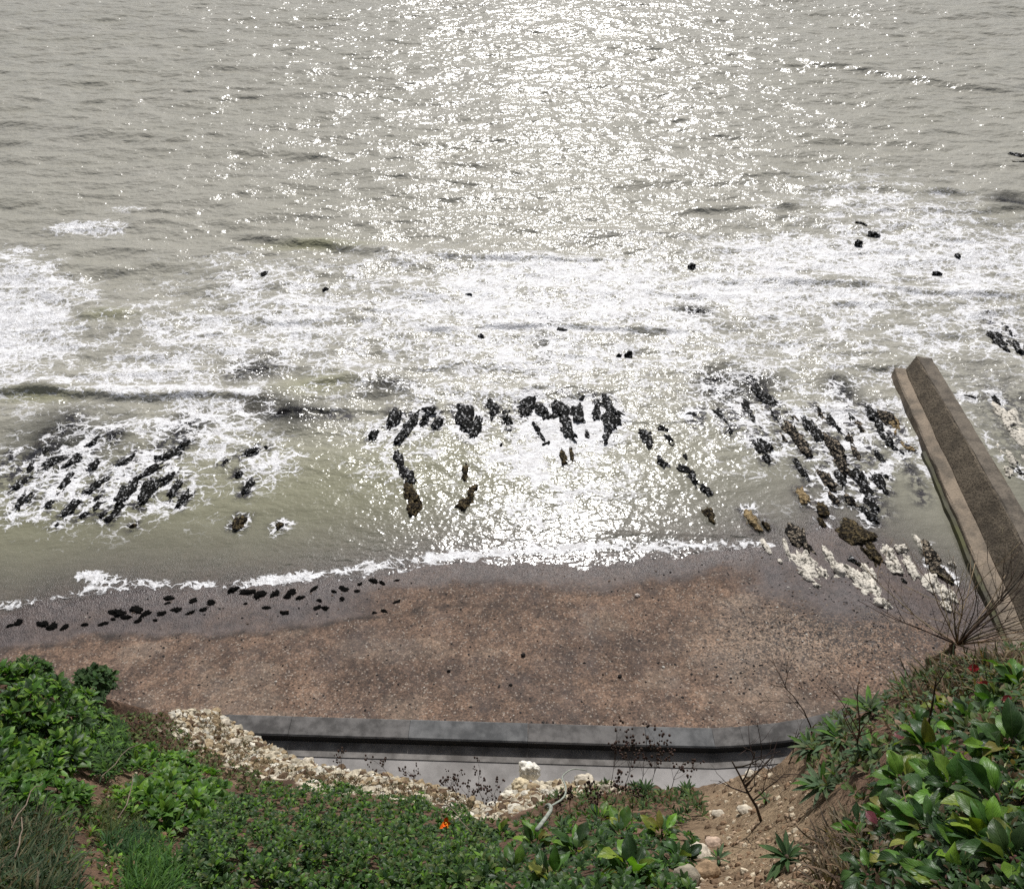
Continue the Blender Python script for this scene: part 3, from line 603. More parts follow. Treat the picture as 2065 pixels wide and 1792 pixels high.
for a, b, w in [((150, 845), (20, 965), .55), ((225, 865), (60, 1010), .5), ((390, 850), (350, 890), .6), ((330, 895), (200, 1000), .5), ((60, 990), (30, 1030), .4), ((550, 828), (700, 838), .42), ((540, 735), (470, 760), .5), ((1430, 765), (1490, 840), .6), ((1520, 780), (1570, 850), .5),
                ((1690, 770), (1705, 810), .4), ((1630, 850), (1700, 960), .5), ((1690, 840), (1760, 930), .5), ((1770, 820), (1810, 890), .45), ((1720, 950), (1780, 1030), .5), ((800, 830), (830, 870), .5), ((940, 820), (960, 870), .45), ((1090, 640), (1120, 648), .4), ((1390, 628), (1430, 635), .4), ((1990, 640), (2060, 700), .6), ((2030, 408), (2080, 415), .5), ((1820, 900), (1860, 1010), .35), ((780, 772), (840, 780), .3), ((1660, 1060), (1760, 1100), .4)]:
    weedbed = np.maximum(weedbed, .95*band(X + .2*fbm(X*1.5, Y*1.5, 0, 3, 14), Y, [a, b], w))
green = .45*np.exp(-((off-4)/3.5)**2)*smooth(6, -6, X) + .3*np.exp(-((off-4)/4)**2)
for cx, cy, rx, ry in [(70, 800, 110, 14), (640, 498, 120, 10), (220, 640, 60, 14), (640, 775, 90, 25)]: green = np.maximum(green, .8*np.clip(1.3-blob(X, Y, cx, cy, rx, ry), 0, 1))
calm = .30 + (1-smooth(1.0, 9.0, off))*.55*smooth(-11, -4, -np.abs(X-1)) + (1-smooth(1.0, 9.0, off))*.70*(1-smooth(-11, -4, -np.abs(X-1))) - .3*smooth(12, 40, off) + np.clip(1.2-blob(X, Y, 1850, 1050, 90, 90), 0, 1)*.5
me = grid_mesh('sea', np.stack([X, Y, Zs*smooth(-.5, 3, off)], -1), dict(foam=foam, opacity=opacity, calm=np.clip(calm, 0, 1), far=smooth(24, 70, Y), green=green, weedbed=np.clip(np.maximum(weedbed, rockbed), 0, 1)))
sea = tag(link_mesh('sea', me, M['sea']), 'murky grey-green sea with surf and sun glitter', 'sea', kind='structure')

# ------------------------------------------------------------------ seaweed clumps on the strand
SW = [(85, 1775, 40), (195, 1780, 46), (250, 1788, 50), (405, 1780, 34), (490, 1780, 34), (560, 1725, 60), (650, 1710, 50), (600, 1745, 40), (690, 1730, 40), (710, 1725, 26), (805, 1655, 40), (797, 1680, 24), (920, 1667, 32), (770, 1727, 34), (840, 1710, 34), (905, 1725, 34), (1005, 1675, 46), (970, 1708, 34),
      (1110, 1615, 56), (1180, 1625, 56), (1235, 1640, 46), (1310, 1635, 42), (1385, 1630, 50), (1370, 1650, 34), (1495, 1610, 34), (1590, 1622, 30), (1640, 1610, 34), (1715, 1588, 26), (1780, 1572, 36), (1550, 1700, 34), (1360, 1725, 34), (1520, 1665, 24), (1270, 1700, 30), (1170, 1680, 20), (660, 1760, 30), (740, 1760, 24), (540, 1755, 30), (310, 1790, 30)]
SWP = [z3(a, b) + (c*.4233,) for a, b, c in SW] + [(x, y, w) for x, y, w in [(40, 1253, 16), (20, 1262, 14), (90, 1258, 16), (130, 1265, 15), (210, 1258, 14), (720, 1192, 12), (690, 1207, 13), (640, 1225, 12), (655, 1228, 10), (770, 1175, 11), (800, 1214, 10), (775, 1232, 10), (755, 1236, 12), (800, 1170, 9), (570, 1235, 12), (605, 1205, 13)]]
SWP = sorted(SWP)
# one clump mesh: lobes and ragged fronds in a low heap
def clump_mesh(seed):
    rnd = random.Random(seed); mb = MB()
    V, Fc = ICO3
    n = fbm(V[:, 0]*2.2+seed*9, V[:, 1]*2.2, V[:, 2]*2.2, 4, 5); r = 1+.9*n
    P = V*np.array([1, .62, .30])*r[:, None]; P[:, 2] = np.maximum(P[:, 2], -.04)
    mb.add([tuple(p) for p in P], Fc)
    for k in range(26):
        a = rnd.uniform(0, 6.28); b = np.array([math.cos(a)*.6, math.sin(a)*.38, .06])
        d = np.array([math.cos(a+rnd.uniform(-.8, .8)), math.sin(a+rnd.uniform(-.8, .8))*.8, .15])
        leaf(mb, b, d, np.array([0, 0, 1.]), rnd.uniform(.35, .8), rnd.uniform(.05, .11), (.01, .01, .01), .5, .2, .5, 4, 0, .9, rnd)
    return mb
protos = []
for s in range(5):
    o = clump_mesh(s).build('seaweed_clump', M['seaweed'], None, (0, 0, 0)); protos.append(o)
for i, (px, py, w) in enumerate(SWP):
    o = protos[i] if i < 5 else protos[i % 5].copy()
    if i >= 5: C.objects.link(o)
    zg = .1
    for _ in range(6):
        p = at(px, py, zg); zg = float(beach_z(np.array([p[0]]), np.array([p[1]]))[0])
    s = w*np.dot(p-EYE, fw)/F*.52
    o.location = (p[0], p[1], zg+.005); o.scale = (s*random.uniform(.75, 1.35), s*random.uniform(.7, 1.25), s); o.rotation_euler = (0, 0, random.uniform(-.7, 1.0) + (math.pi if i % 2 else 0))
    if w > 18.5: lab = f'large black seaweed clump, {ORD[sum(1 for q in SWP[:i] if q[2] > 18.5)]} largest-sized from the left on the tide line'
    else: lab = f'small black seaweed clump, {ORD[sum(1 for q in SWP[:i] if q[2] <= 18.5)] if sum(1 for q in SWP[:i] if q[2] <= 18.5) < 29 else "among the last"} small one from left on the tide line'
    tag(o, lab, 'seaweed', 'black seaweed clumps along the tide line')

# ------------------------------------------------------------------ pebbles (stuff) on the beach
mb = MB(); V, Fc = ICO1
def pebble_at(p, s, col):
    rr = 1 + .3*RNG.standard_normal(len(V))*.6
    sc_ = s*np.array([RNG.uniform(.8, 1.3), RNG.uniform(.7, 1.1), RNG.uniform(.45, .75)])
    q = V*sc_*np.clip(rr, .6, 1.4)[:, None] + p
    mb.add([tuple(x) for x in q], Fc, col)
n = 0
while n < 3600:
    px, py = RNG.uniform(150, 2065), RNG.uniform(1120, 1490)
    dens = .20 + .9*math.exp(-((px-1700)/260)**2 - ((py-1260)/120)**2)
    if RNG.random() > dens: continue
    p = at(px, py, .6); zg = float(beach_z(np.array([p[0]]), np.array([p[1]]))[0]); p = at(px, py, zg); zg = float(beach_z(np.array([p[0]]), np.array([p[1]]))[0]); p[2] = zg
    n += 1
    if zg < .02: continue
    q = RNG.random()
    col = (.025, .023, .023) if q < .5 else ((.12, .085, .065) if q < .82 else ((.23, .18, .14) if q < .965 else (.5, .47, .42)))
    pebble_at(p, .012 + .03*RNG.random()**2.2, col)
tag(mb.build('pebbles', M['stone'], None, None, False), 'loose dark and pale pebbles scattered over the shingle', 'pebbles', kind='stuff')

# a single pale litter scrap / stone far up the beach
def stone(name, px, py, z, size, col, label, group=None, flat=.7, seed=0, sub=ICO3, pos=None, cat='stone'):
    p = at(px, py, z) if pos is None else pos
    V, Fc = sub; n = fbm(V[:, 0]*1.6+seed*5, V[:, 1]*1.6, V[:, 2]*1.6+seed, 4, 3, .6)
    q = V*(1+.55*n)[:, None]*size*np.array([1, .8, flat])
    m2 = MB(); m2.add([tuple(x+p) for x in q], Fc, col)
    o = m2.build(name, M['stone'], None, tuple(p)); return tag(o, label, cat, group)
p = at(1285, 1200, .3); z = float(beach_z(np.array([p[0]]), np.array([p[1]]))[0])
stone('stone', 1285, 1200, z+.02, .085, (.62, .55, .50), 'single pale pinkish stone lying alone on the brown shingle', seed=3)
for i, (a, b, s) in enumerate([(1055, 1320, .07), (905, 1352, .05), (1250, 1363, .06), (1030, 1380, .05)]):
    p = at(a, b, .9); z = float(beach_z(np.array([p[0]]), np.array([p[1]]))[0])
    stone('stone', a, b, z+.02, s, (.02, .017, .016), ['dark stone, highest of four on the open shingle', 'dark stone, leftmost of four on the open shingle', 'dark reddish stone, rightmost of four on the open shingle', 'dark stone, lowest of four on the open shingle, nearest the wall'][i], 'dark stones on the open shingle', seed=i+11)

# ------------------------------------------------------------------ promenade and sea wall
WT = [(-900, 1415), (-200, 1425), (440, 1438), (590, 1442), (828, 1449), (1065, 1456), (1300, 1463), (1435, 1466), (1490, 1463), (1560, 1456), (1625, 1446), (1700, 1428), (1820, 1396), (2200, 1290), (2900, 1120)]
wp = np.array([at(a, b, ZWALL)[:2] for a, b in WT])
TH = .56
tan_ = np.gradient(wp, axis=0); tan_ /= np.linalg.norm(tan_, axis=1)[:, None]
nor = np.stack([tan_[:, 1], -tan_[:, 0]], -1)      # towards the land
inner = wp + nor*TH
wall = thing('sea_wall', 'low slate grey concrete sea wall between the shingle and the promenade', 'wall', (wp[5][0], wp[5][1], ZPROM))
BV = .035
for i in range(len(wp)-1):
    g_ = .004 if 2 <= i <= 7 else 0
    a, b = wp[i], wp[i+1]; t = (b-a)/np.linalg.norm(b-a)
    ao, bo = a+t*g_, b-t*g_; ai, bi = inner[i]+t*g_, inner[i+1]-t*g_
    bm_ = bmesh.new(); sec = []
    zt = ZWALL - (.006 if i % 2 else 0)
    for o_, i_ in ((ao, ai), (bo, bi)):
        n_ = (i_-o_)/np.linalg.norm(i_-o_)
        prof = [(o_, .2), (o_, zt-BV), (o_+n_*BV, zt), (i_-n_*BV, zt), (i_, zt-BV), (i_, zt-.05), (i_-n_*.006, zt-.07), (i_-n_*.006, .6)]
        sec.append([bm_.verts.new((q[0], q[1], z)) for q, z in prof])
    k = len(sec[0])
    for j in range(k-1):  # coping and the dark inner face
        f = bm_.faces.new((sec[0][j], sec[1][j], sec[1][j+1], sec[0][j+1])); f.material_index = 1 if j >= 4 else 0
    bm_.faces.new(sec[0]); bm_.faces.new(sec[1][::-1])
    bmesh.ops.recalc_face_normals(bm_, faces=bm_.faces)
    bmesh.ops.translate(bm_, vec=-Vector(wall.location), verts=bm_.verts)
    me = bpy.data.meshes.new('wall_section'); bm_.to_mesh(me); bm_.free()
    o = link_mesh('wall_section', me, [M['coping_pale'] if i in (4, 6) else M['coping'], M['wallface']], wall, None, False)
    if i == 4: o['label'] = 'paler wall section with a chalky grey top'
# promenade sheet
pr = np.stack([np.stack([inner - nor*.2, np.full((len(inner), 2), 0)], 1)[:, 0], inner + nor*.62, inner + nor*9.5], 0)
def sheet(name, A, B, z, m, label, n=1, kind='structure', loc=None):
    v = []; r = len(A)
    P = np.zeros((2, r, 3)); P[0, :, :2] = A; P[1, :, :2] = B; P[..., 2] = z
    me = grid_mesh(name, P[:, ::-1] if False else P); me.flip_normals() if me.polygons[0].normal.z < 0 else None
    return tag(link_mesh(name, me, m, None, None, False), label, name, kind=kind)
sheet('promenade', inner - nor*.2, inner + nor*12, ZPROM, M['prom'], 'pale grey concrete promenade behind the sea wall')
sheet('pavement', inner - nor*.1, inner + nor*.40, ZPROM+.025, M['strip'], 'stained darker concrete strip along the foot of the wall')

# ------------------------------------------------------------------ groyne
gz = dict(ledge=.42, top=1.55)
A0 = at(1802, 742, gz['ledge']); A1 = at(2010, 1228, gz['ledge'])     # outer edge of the ledge
gd = nrm((A1-A0)*np.array([1, 1, 0])); gn = np.array([-gd[1], gd[0], 0])       # gn: to the right when looking seaward
if gn[0] < 0: gn = -gn
gro = thing('groyne', 'brown concrete groyne with a pebbly side and a low ledge running into the sea', 'groyne', (A0[0], A0[1], 0))
GL = 24
def g_fb(s): return .42 + .12*min(1, s/9)            # ledge width
def g_zt(s): return 1.02 + .40*min(1, s/9)           # height of the top
def g_tl(s): return g_fb(s) + .34 + .14*min(1, s/9)  # top edge nearest the ledge
TW = .60
def prism(name, prof, y0, y1, m, parent, taper=None, n=40):
    """prof(s): list of (across, z) at distance s from the tip"""
    bm_ = bmesh.new(); secs = []
    st = list(np.linspace(y0, y1, n))
    for s in st:
        base = A0 + gd*s; sec = []
        for j, (a, z) in enumerate(prof(s)):
            w = .016*math.sin(s*2.1+j*1.3) + .012*math.sin(s*5.3+j) + .012*float(vnoise(np.array([s*2.3]), np.array([j*3.7]), 0, 5)[0])
            p = base + gn*(a + w)
            if taper and s == st[0]: p = p + gd*taper[j]
            sec.append(bm_.verts.new((p[0], p[1], z + (.014*math.sin(s*3+j) if z > .3 else 0))))
        secs.append(sec)
    k = len(secs[0])
    for s0, s1 in zip(secs[:-1], secs[1:]):
        for j in range(k):
            j2 = (j+1) % k; bm_.faces.new((s0[j], s1[j], s1[j2], s0[j2]))
    bm_.faces.new(secs[0]); bm_.faces.new(secs[-1][::-1])
    bmesh.ops.recalc_face_normals(bm_, faces=bm_.faces)
    bmesh.ops.translate(bm_, vec=-Vector(parent.location), verts=bm_.verts)
    me = bpy.data.meshes.new(name); bm_.to_mesh(me); bm_.free()
    return link_mesh(name, me, m, parent, None, False)
zl = gz['ledge']
prism('ledge', lambda s: [(0, -1.2), (0, zl-.05), (.04, zl), (g_fb(s)+.12, zl), (g_fb(s)+.12, -1.2)], 0, GL, M['ledge'], gro)
prism('footing', lambda s: [(-.11, -1.2), (-.11, .10+.012*s), (-.003, .16+.012*s), (-.003, -1.2)], 5.0, GL, M['algae'], gro)
prism('wall', lambda s: [(g_fb(s), -1.2), (g_fb(s)+.02, zl+.03), (g_tl(s)-.02, g_zt(s)-.05), (g_tl(s)+.02, g_zt(s)), (g_tl(s)+TW, g_zt(s)), (g_tl(s)+TW+.04, g_zt(s)-.05), (g_tl(s)+TW+.28, -1.2)], .10, GL, M['groyne'], gro, [.0, .0, -.18, -.2, -.05, 0, .1])
prism('coping', lambda s: [(g_tl(s)+.035, g_zt(s)-.02), (g_tl(s)+.06, g_zt(s)+.03), (g_tl(s)+TW-.03, g_zt(s)+.03), (g_tl(s)+TW-.005, g_zt(s)-.02)], .05, GL, M['groyne_top'], gro)
prism('apron', lambda s: [(g_tl(s)+TW+.14, -1.2), (g_tl(s)+TW+.14, .12), (g_tl(s)+TW+.75, .02), (g_tl(s)+TW+.75, -1.2)], 1.0, GL, M['groyne_top'], gro)

# ------------------------------------------------------------------ cliff-top slope
CP = np.array([(0, 1330, 6.6), (0, 1560, 5.2), (0, 1792, 3.8), (200, 1400, 6.9), (210, 1600, 5.4), (200, 1792, 4.0), (340, 1440, 8.2), (400, 1560, 6.9), (400, 1700, 4.9), (400, 1792, 4.2),
    (560, 1540, 7.9), (560, 1620, 6.2), (600, 1792, 4.2), (850, 1580, 7.3), (800, 1680, 5.3), (850, 1792, 4.0), (1000, 1640, 6.6), (1000, 1720, 4.4), (1050, 1792, 3.4), (1200, 1590, 6.2), (1200, 1680, 4.2), (1200, 1792, 3.0),
    (1400, 1600, 5.4), (1400, 1700, 4.0), (1400, 1792, 3.1), (1560, 1560, 4.8), (1560, 1700, 3.4), (1560, 1792, 2.8), (1650, 1440, 4.6), (1700, 1600, 3.2), (1700, 1792, 2.4), (1850, 1360, 4.4), (1850, 1600, 2.6), (1850, 1792, 2.1), (2065, 1310, 4.0), (2065, 1500, 2.6), (2065, 1792, 1.9)], float)
def _phi(d): return np.sqrt(d*d + .03)
_q = CP[:, :2]/1000
_A = _phi(np.linalg.norm(_q[:, None]-_q[None], axis=-1)) - np.eye(len(_q))*4e-3
_m = CP[:, 2].mean(); _w = np.linalg.solve(_A, CP[:, 2]-_m)
EDGE = np.array([(-900, 1440), (-300, 1385), (0, 1345), (70, 1338), (210, 1408), (330, 1437), (440, 1436), (500, 1478), (560, 1512), (640, 1545), (720, 1556), (780, 1560), (850, 1578), (900, 1595), (950, 1618), (985, 1632), (1010, 1606), (1040, 1584), (1100, 1582), (1180, 1578), (1250, 1580), (1330, 1588), (1400, 1590), (1480, 1568), (1560, 1548), (1600, 1515), (1640, 1475), (1700, 1450), (1760, 1430), (1850, 1368), (1950, 1335), (2065, 1305), (2200, 1300), (2500, 1370), (3100, 1480)], float)
def depth_at(px, py):
    px = np.asarray(px, float); py = np.asarray(py, float)
    qx = np.clip(px, -60, 2130)/1000; qy = np.clip(py, 1250, 1850)/1000
    d = _phi(np.sqrt((qx[..., None]-_q[:, 0])**2 + (qy[..., None]-_q[:, 1])**2)) @ _w + _m
    d = np.maximum(d, 1.5)
    t = smooth(1850, 3000, py); d = d*(1-t) + 1.75*t
    n = fbm(px/150, py/90, 0, 4, 61); n2 = fbm(px/26, py/18, 0, 3, 63)
    return d*(1 + .030*n + .008*n2)
def terr(px, py):
    px = np.asarray(px, float); py = np.asarray(py, float); d = depth_at(px, py)
    D = np.stack([(px-W/2)/F, 0*px, 0*px], -1) + ((H/2-py)/F)[..., None]*up + fw
    D = D/np.linalg.norm(D, axis=-1)[..., None]
    return EYE + D*d[..., None]
_gx = np.arange(-900, 3000, 6.0); _gy = np.arange(1240, 1900, 6.0)
_GX, _GY = np.meshgrid(_gx, _gy); _GP = terr(_GX, _GY)
_GN = np.cross(np.gradient(_GP, axis=1), np.gradient(_GP, axis=0)); _GN /= np.linalg.norm(_GN, axis=-1)[..., None]; _GN *= np.sign(_GN[..., 2:3])
def _look(A, px, py):
    u = min(max((px-_gx[0])/6.0, 0), len(_gx)-1.001); v = min(max((py-_gy[0])/6.0, 0), len(_gy)-1.001); i, j = int(u), int(v); u -= i; v -= j
    return (A[j, i]*(1-u)+A[j, i+1]*u)*(1-v) + (A[j+1, i]*(1-u)+A[j+1, i+1]*u)*v
def tp(px, py): return _look(_GP, px, py)
def tn(px, py): return nrm(_look(_GN, px, py))
pxs = np.concatenate([np.linspace(-900, -20, 40), np.linspace(-10, 2075, 560), np.linspace(2090, 3100, 40)])
ts = np.concatenate([np.linspace(0, .42, 170), np.linspace(.43, 1, 40)])
EX = np.interp(pxs, EDGE[:, 0], EDGE[:, 1]) + 9*fbm(pxs/22, 0*pxs, 0, 3, 71)*(pxs > 300)*(pxs < 1640)
PX = np.repeat(pxs[None], len(ts), 0); PY = EX[None] + ts[:, None]**1.0*(3000-EX[None])
S = terr(PX, PY)
chalk = np.zeros_like(PX); 
for (cx, cy, rx, ry, dn) in [(430, 1470, 110, 50, .75), (560, 1540, 90, 34, .9), (700, 1575, 110, 26, .9), (860, 1595, 90, 26, .9), (960, 1632, 60, 22, 1), (1050, 1600, 60, 30, .9), (1180, 1590, 100, 20, .6), (130, 1705, 40, 30, .4), (380, 1745, 50, 20, .45), (1440, 1560, 60, 20, .4), (1390, 1770, 60, 40, .45)]:
    chalk = np.maximum(chalk, dn*np.clip(1.5-np.hypot((PX-cx)/rx, (PY-cy)/ry), 0, 1))
sand = np.clip(1.5-np.hypot((PX-1530)/150, (PY-1680)/170), 0, 1)
sand = np.maximum(sand, .8*np.clip(1.3-np.hypot((PX-420)/130, (PY-1540)/50), 0, 1)); sand = np.maximum(sand, .5*np.clip(1.3-np.hypot((PX-250)/60, (PY-1560)/60), 0, 1))
# cliff face below the edge, then the flat cliff top behind the camera
E = S[0]; rows_ = []
for k, dz in enumerate([13, 9, 6, 4, 2.5, 1.4, .7, .25]):
    f_ = np.minimum(dz, E[:, 2]-.9); P = E.copy(); P[:, 2] -= f_; P[:, 1] += f_*.10 - .05 + .25*fbm(pxs/60, 0*pxs+dz, 0, 3, 81)*(dz > .5); rows_.append(P)
cl = np.array(rows_)
B = S[-1]; back = []
for yy in (-.8, -3, -30): P = B.copy(); P[:, 1] = yy; P[:, 2] = CZ-1.7; P[:, 0] = B[:, 0] + np.sign(B[:, 0])*(0 if yy > -1 else abs(yy)); back.append(P)
ALL = np.concatenate([cl, S, np.array(back)], 0)
z0 = np.zeros((len(pxs),))
catt = np.concatenate([np.ones((len(cl), len(pxs))), chalk, np.zeros((3, len(pxs)))]); satt = np.concatenate([np.zeros((len(cl), len(pxs))), sand, np.zeros((3, len(pxs)))])
me = grid_mesh('cliff', ALL[:, ::-1], dict(chalk=catt[:, ::-1], sand=satt[:, ::-1]))
if sum(p.normal.z for p in list(me.polygons)[6000:6400]) < 0: me.flip_normals()
tag(link_mesh('cliff', me, M['soil']), 'steep brown soil slope and chalk edge of the cliff top', 'cliff', kind='structure')

# ------------------------------------------------------------------ chalk rubble and stones on the slope
mb = MB()
def inpoly(x, y, P):
    r = False; n = len(P); j = n-1
    for i in range(n):
        if (P[i][1] > y) != (P[j][1] > y) and x < (P[j][0]-P[i][0])*(y-P[i][1])/(P[j][1]-P[i][1]+1e-12)+P[i][0]: r = not r
        j = i
    return r
def sample(P, n, rnd):
    xs_ = [p[0] for p in P]; ys_ = [p[1] for p in P]; out = []
    while len(out) < n:
        x, y = rnd.uniform(min(xs_), max(xs_)), rnd.uniform(min(ys_), max(ys_))
        if inpoly(x, y, P): out.append((x, y))
    return out
rnd = random.Random(5)
def jit0(c):
    k = rnd.uniform(.55, 1.0); return tuple(x*k for x in c)
CH = [(335, 1432), (440, 1434), (510, 1485), (600, 1532), (720, 1556), (850, 1576), (940, 1612), (985, 1630), (1040, 1584), (1180, 1576), (1240, 1582), (1200, 1606), (1100, 1610), (1020, 1652), (960, 1655), (860, 1612), (740, 1598), (640, 1582), (560, 1568), (450, 1545), (380, 1500)]
V, Fc = ICO1
V2, Fc2 = ICO2
for k, (x, y) in enumerate(sample(CH, 7000, rnd)):
    p = tp(x, y); s = .005 + .034*rnd.random()**5
    q = rnd.random(); col = jit0((.52, .46, .35) if q < .38 else ((.34, .26, .16) if q < .62 else ((.64, .60, .51) if q < .76 else (.15, .10, .062))))
    VV, FF = (V2, Fc2) if s > .03 else (V, Fc)
    rr = 1+.3*np.array([rnd.gauss(0, .6) for _ in range(len(VV))]); 
    Q = VV*s*np.array([rnd.uniform(.8, 1.4), rnd.uniform(.8, 1.3), rnd.uniform(.6, 1)])*np.clip(rr, .6, 1.5)[:, None] + p
    mb.add([tuple(a) for a in Q], FF, col)
tag(mb.build('chalk_rubble', M['stone'], None, None, False), 'cream and white chalk rubble crumbling along the cliff edge', 'rubble', kind='stuff')
mb = MB()
SOIL = [(1430, 1600), (1480, 1570), (1560, 1550), (1640, 1600), (1680, 1792), (1400, 1792), (1420, 1700)]
for k, (x, y) in enumerate(sample(SOIL, 900, rnd) + sample([(100, 1500), (480, 1540), (640, 1600), (300, 1792), (60, 1700)], 600, rnd)):
    p = tp(x, y); s = .003 + .014*rnd.random()**3
    col = rnd.choice([(.20, .13, .08), (.12, .08, .05), (.30, .22, .15), (.45, .38, .28)])
    Q = V*s*np.clip(1+.3*np.array([rnd.gauss(0, .6) for _ in range(len(V))]), .6, 1.5)[:, None] + p
    mb.add([tuple(a) for a in Q], Fc, col)
tag(mb.build('soil_crumbs', M['stone'], None, None, False), 'brown soil crumbs and chips lying on the bare slope', 'soil', kind='stuff')
def slope_stone(px, py, s, col, lab, seed, lift=.4, flat=.75, group=None, name='stone'):
    p = tp(px, py) + tn(px, py)*s*lift
    return stone(name, 0, 0, 0, s, col, lab, group, flat, seed, ICO4 if s > .06 else ICO3, p)
slope_stone(1070, 1574, .085, (.70, .67, .60), 'pale rounded chalk knob standing on the cliff edge against the promenade', 21, .9, 1.15)
slope_stone(1052, 1590, .08, (.52, .44, .30), 'cream chalk block at the foot of the pale rounded knob', 22, .3, .9)
slope_stone(1385, 1783, .048, (.25, .22, .17), 'grey-brown lumpy stone at the bottom between broad leaves and soil', 23)
slope_stone(1425, 1772, .045, (.30, .21, .13), 'brown stone beside the grey-brown lump at the bottom', 24)
for i, (a, b, s, lab) in enumerate([(1505, 1638, .035, 'flat white stone on bare soil beneath the dead twig'), (1450, 1645, .03, 'white stone on bare soil, left of the flat one'), (1440, 1705, .035, 'pinkish chalk stone beside the bottom rosette leaves'), (1515, 1563, .03, 'whitish stone at the top edge of the bare soil'), (1410, 1728, .045, 'grey stone at the right of the broad green leaves'),
        (1180, 1580, .07, 'yellow-cream chalk block on the edge right of the knob'), (465, 1505, .07, 'long white chalk piece on the left rubble'), (450, 1462, .06, 'white chalk piece at the top of the left rubble'), (620, 1540, .05, 'white chalk block on the sharp edge of the left rubble'), (1230, 1590, .05, 'small cream chalk block right of the yellow one')]):
    slope_stone(a, b, s, (.46, .41, .33) if i != 2 else (.40, .30, .23), lab, 30+i, .3, .5, 'loose stones on the cliff slope')

# ------------------------------------------------------------------ plants
G_BR = [(0.1205, 0.2362, 0.0251), (0.0851, 0.189, 0.0218), (0.1559, 0.2633, 0.0335), (0.0637, 0.1418, 0.0201)]
G_MID = [(0.0473, 0.1148, 0.0184), (0.0675, 0.1485, 0.0234), (0.0378, 0.0918, 0.0184), (0.0878, 0.1688, 0.0285)]
G_DK = [(0.0216, 0.0504, 0.0173), (0.0312, 0.0696, 0.0211), (0.0408, 0.084, 0.025)]
G_GREY = [(0.0747, 0.115, 0.0633), (0.0575, 0.0978, 0.0517), (0.0978, 0.138, 0.0805)]
G_DULL = [(0.078, 0.116, 0.0364), (0.0585, 0.0955, 0.0291), (0.104, 0.1365, 0.0455)]
def jit(c, rnd, a=.2): k = 1+rnd.uniform(-a, a); return tuple(max(0.004, x*k*(1+rnd.uniform(-.08, .08))) for x in c)
def rosette(mb, p, axis, n, L, wd_, cols, rnd, open_=1.0, droop=.8, seg=4, fold=.25, wave=0., pet=0., tip=.9):
    axis = nrm(axis); a = nrm(np.cross(axis, [.3, .8, .2])); b = np.cross(axis, a); a0 = rnd.uniform(0, 6.28)
    for k in range(n):
        th = a0 + k*2.39996 + rnd.uniform(-.25, .25); e = open_*(.35 + .85*k/n) + rnd.uniform(-.15, .15)
        rad = math.cos(th)*a + math.sin(th)*b
        d = axis*math.cos(e) + rad*math.sin(e); nn = axis*math.sin(e) - rad*math.cos(e)
        l = L*rnd.uniform(.7, 1.1)*(.65+.35*k/n)
        leaf(mb, p + rad*.004, d, nn, l, l*wd_*rnd.uniform(.85, 1.15), jit(rnd.choice(cols), rnd), droop*rnd.uniform(.5, 1.3), fold, wave, seg, pet, tip, rnd)
def edge_dist(x, y, P):
    best = 1e9; n = len(P)
    for i in range(n):
        x0, y0 = P[i]; x1, y1 = P[(i+1) % n]; dx, dy = x1-x0, y1-y0; u = max(0, min(1, ((x-x0)*dx+(y-y0)*dy)/(dx*dx+dy*dy+1e-9)))
        best = min(best, math.hypot(x-x0-u*dx, y-y0-u*dy))
    return best
def shrub(name, label, cat, P, nros, hmax, L, wd_, cols, seed, nleaf=8, reach=70, matn='leaf', stems=24, group=None, kind=None, layers=(1.0, .75, .5), droop=.8, seg=4, open_=1.0):
    """a mound of leaf rosettes over a patch of the slope, with woody stems under it"""
    rnd = random.Random(seed); cx = sum(p[0] for p in P)/len(P); cy = sum(p[1] for p in P)/len(P)
    c0 = tp(cx, cy); fol = MB(); st = MB(); pts = sample(P, nros, rnd)
    for k, (x, y) in enumerate(pts):
        e = min(1, edge_dist(x, y, P)/reach); dome = math.sqrt(max(0, 1-(1-e)**2))
        n = tn(x, y); up_ = nrm(n + np.array([0, 0, .6])); lump = .75 + .45*float(vnoise(np.array([x/42.0]), np.array([y/42.0]), 0, seed)[0])
        h = hmax*dome*lump*layers[k % len(layers)]*rnd.uniform(.85, 1.08) + .015
        p = tp(x, y) + up_*h
        out = nrm(up_ + .55*nrm(p-c0)*(1-e) + np.array([rnd.uniform(-.35, .35), rnd.uniform(-.35, .35), rnd.uniform(-.1, .3)]))
        rosette(fol, p, out, rnd.randint(nleaf-2, nleaf+2), L*rnd.uniform(.75, 1.15), wd_, cols, rnd, open_, droop, seg)
        if k < stems:
            b = tp(x, y); m_ = (b+p)/2 + np.array([rnd.uniform(-.04, .04), rnd.uniform(-.04, .04), 0])
            tube(st, [b-n*.02, m_, p], [.006, .005, .003], jit((.09, .06, .04), rnd), 5)
    if kind == 'stuff':
        o = fol.build(name, M[matn]); return tag(o, label, cat, kind='stuff')
    root = thing(name, label, cat, tuple(c0), group)
    fol.build('foliage', M[matn], root)
    if stems: st.build('stems', M['twig'], root)
    return root

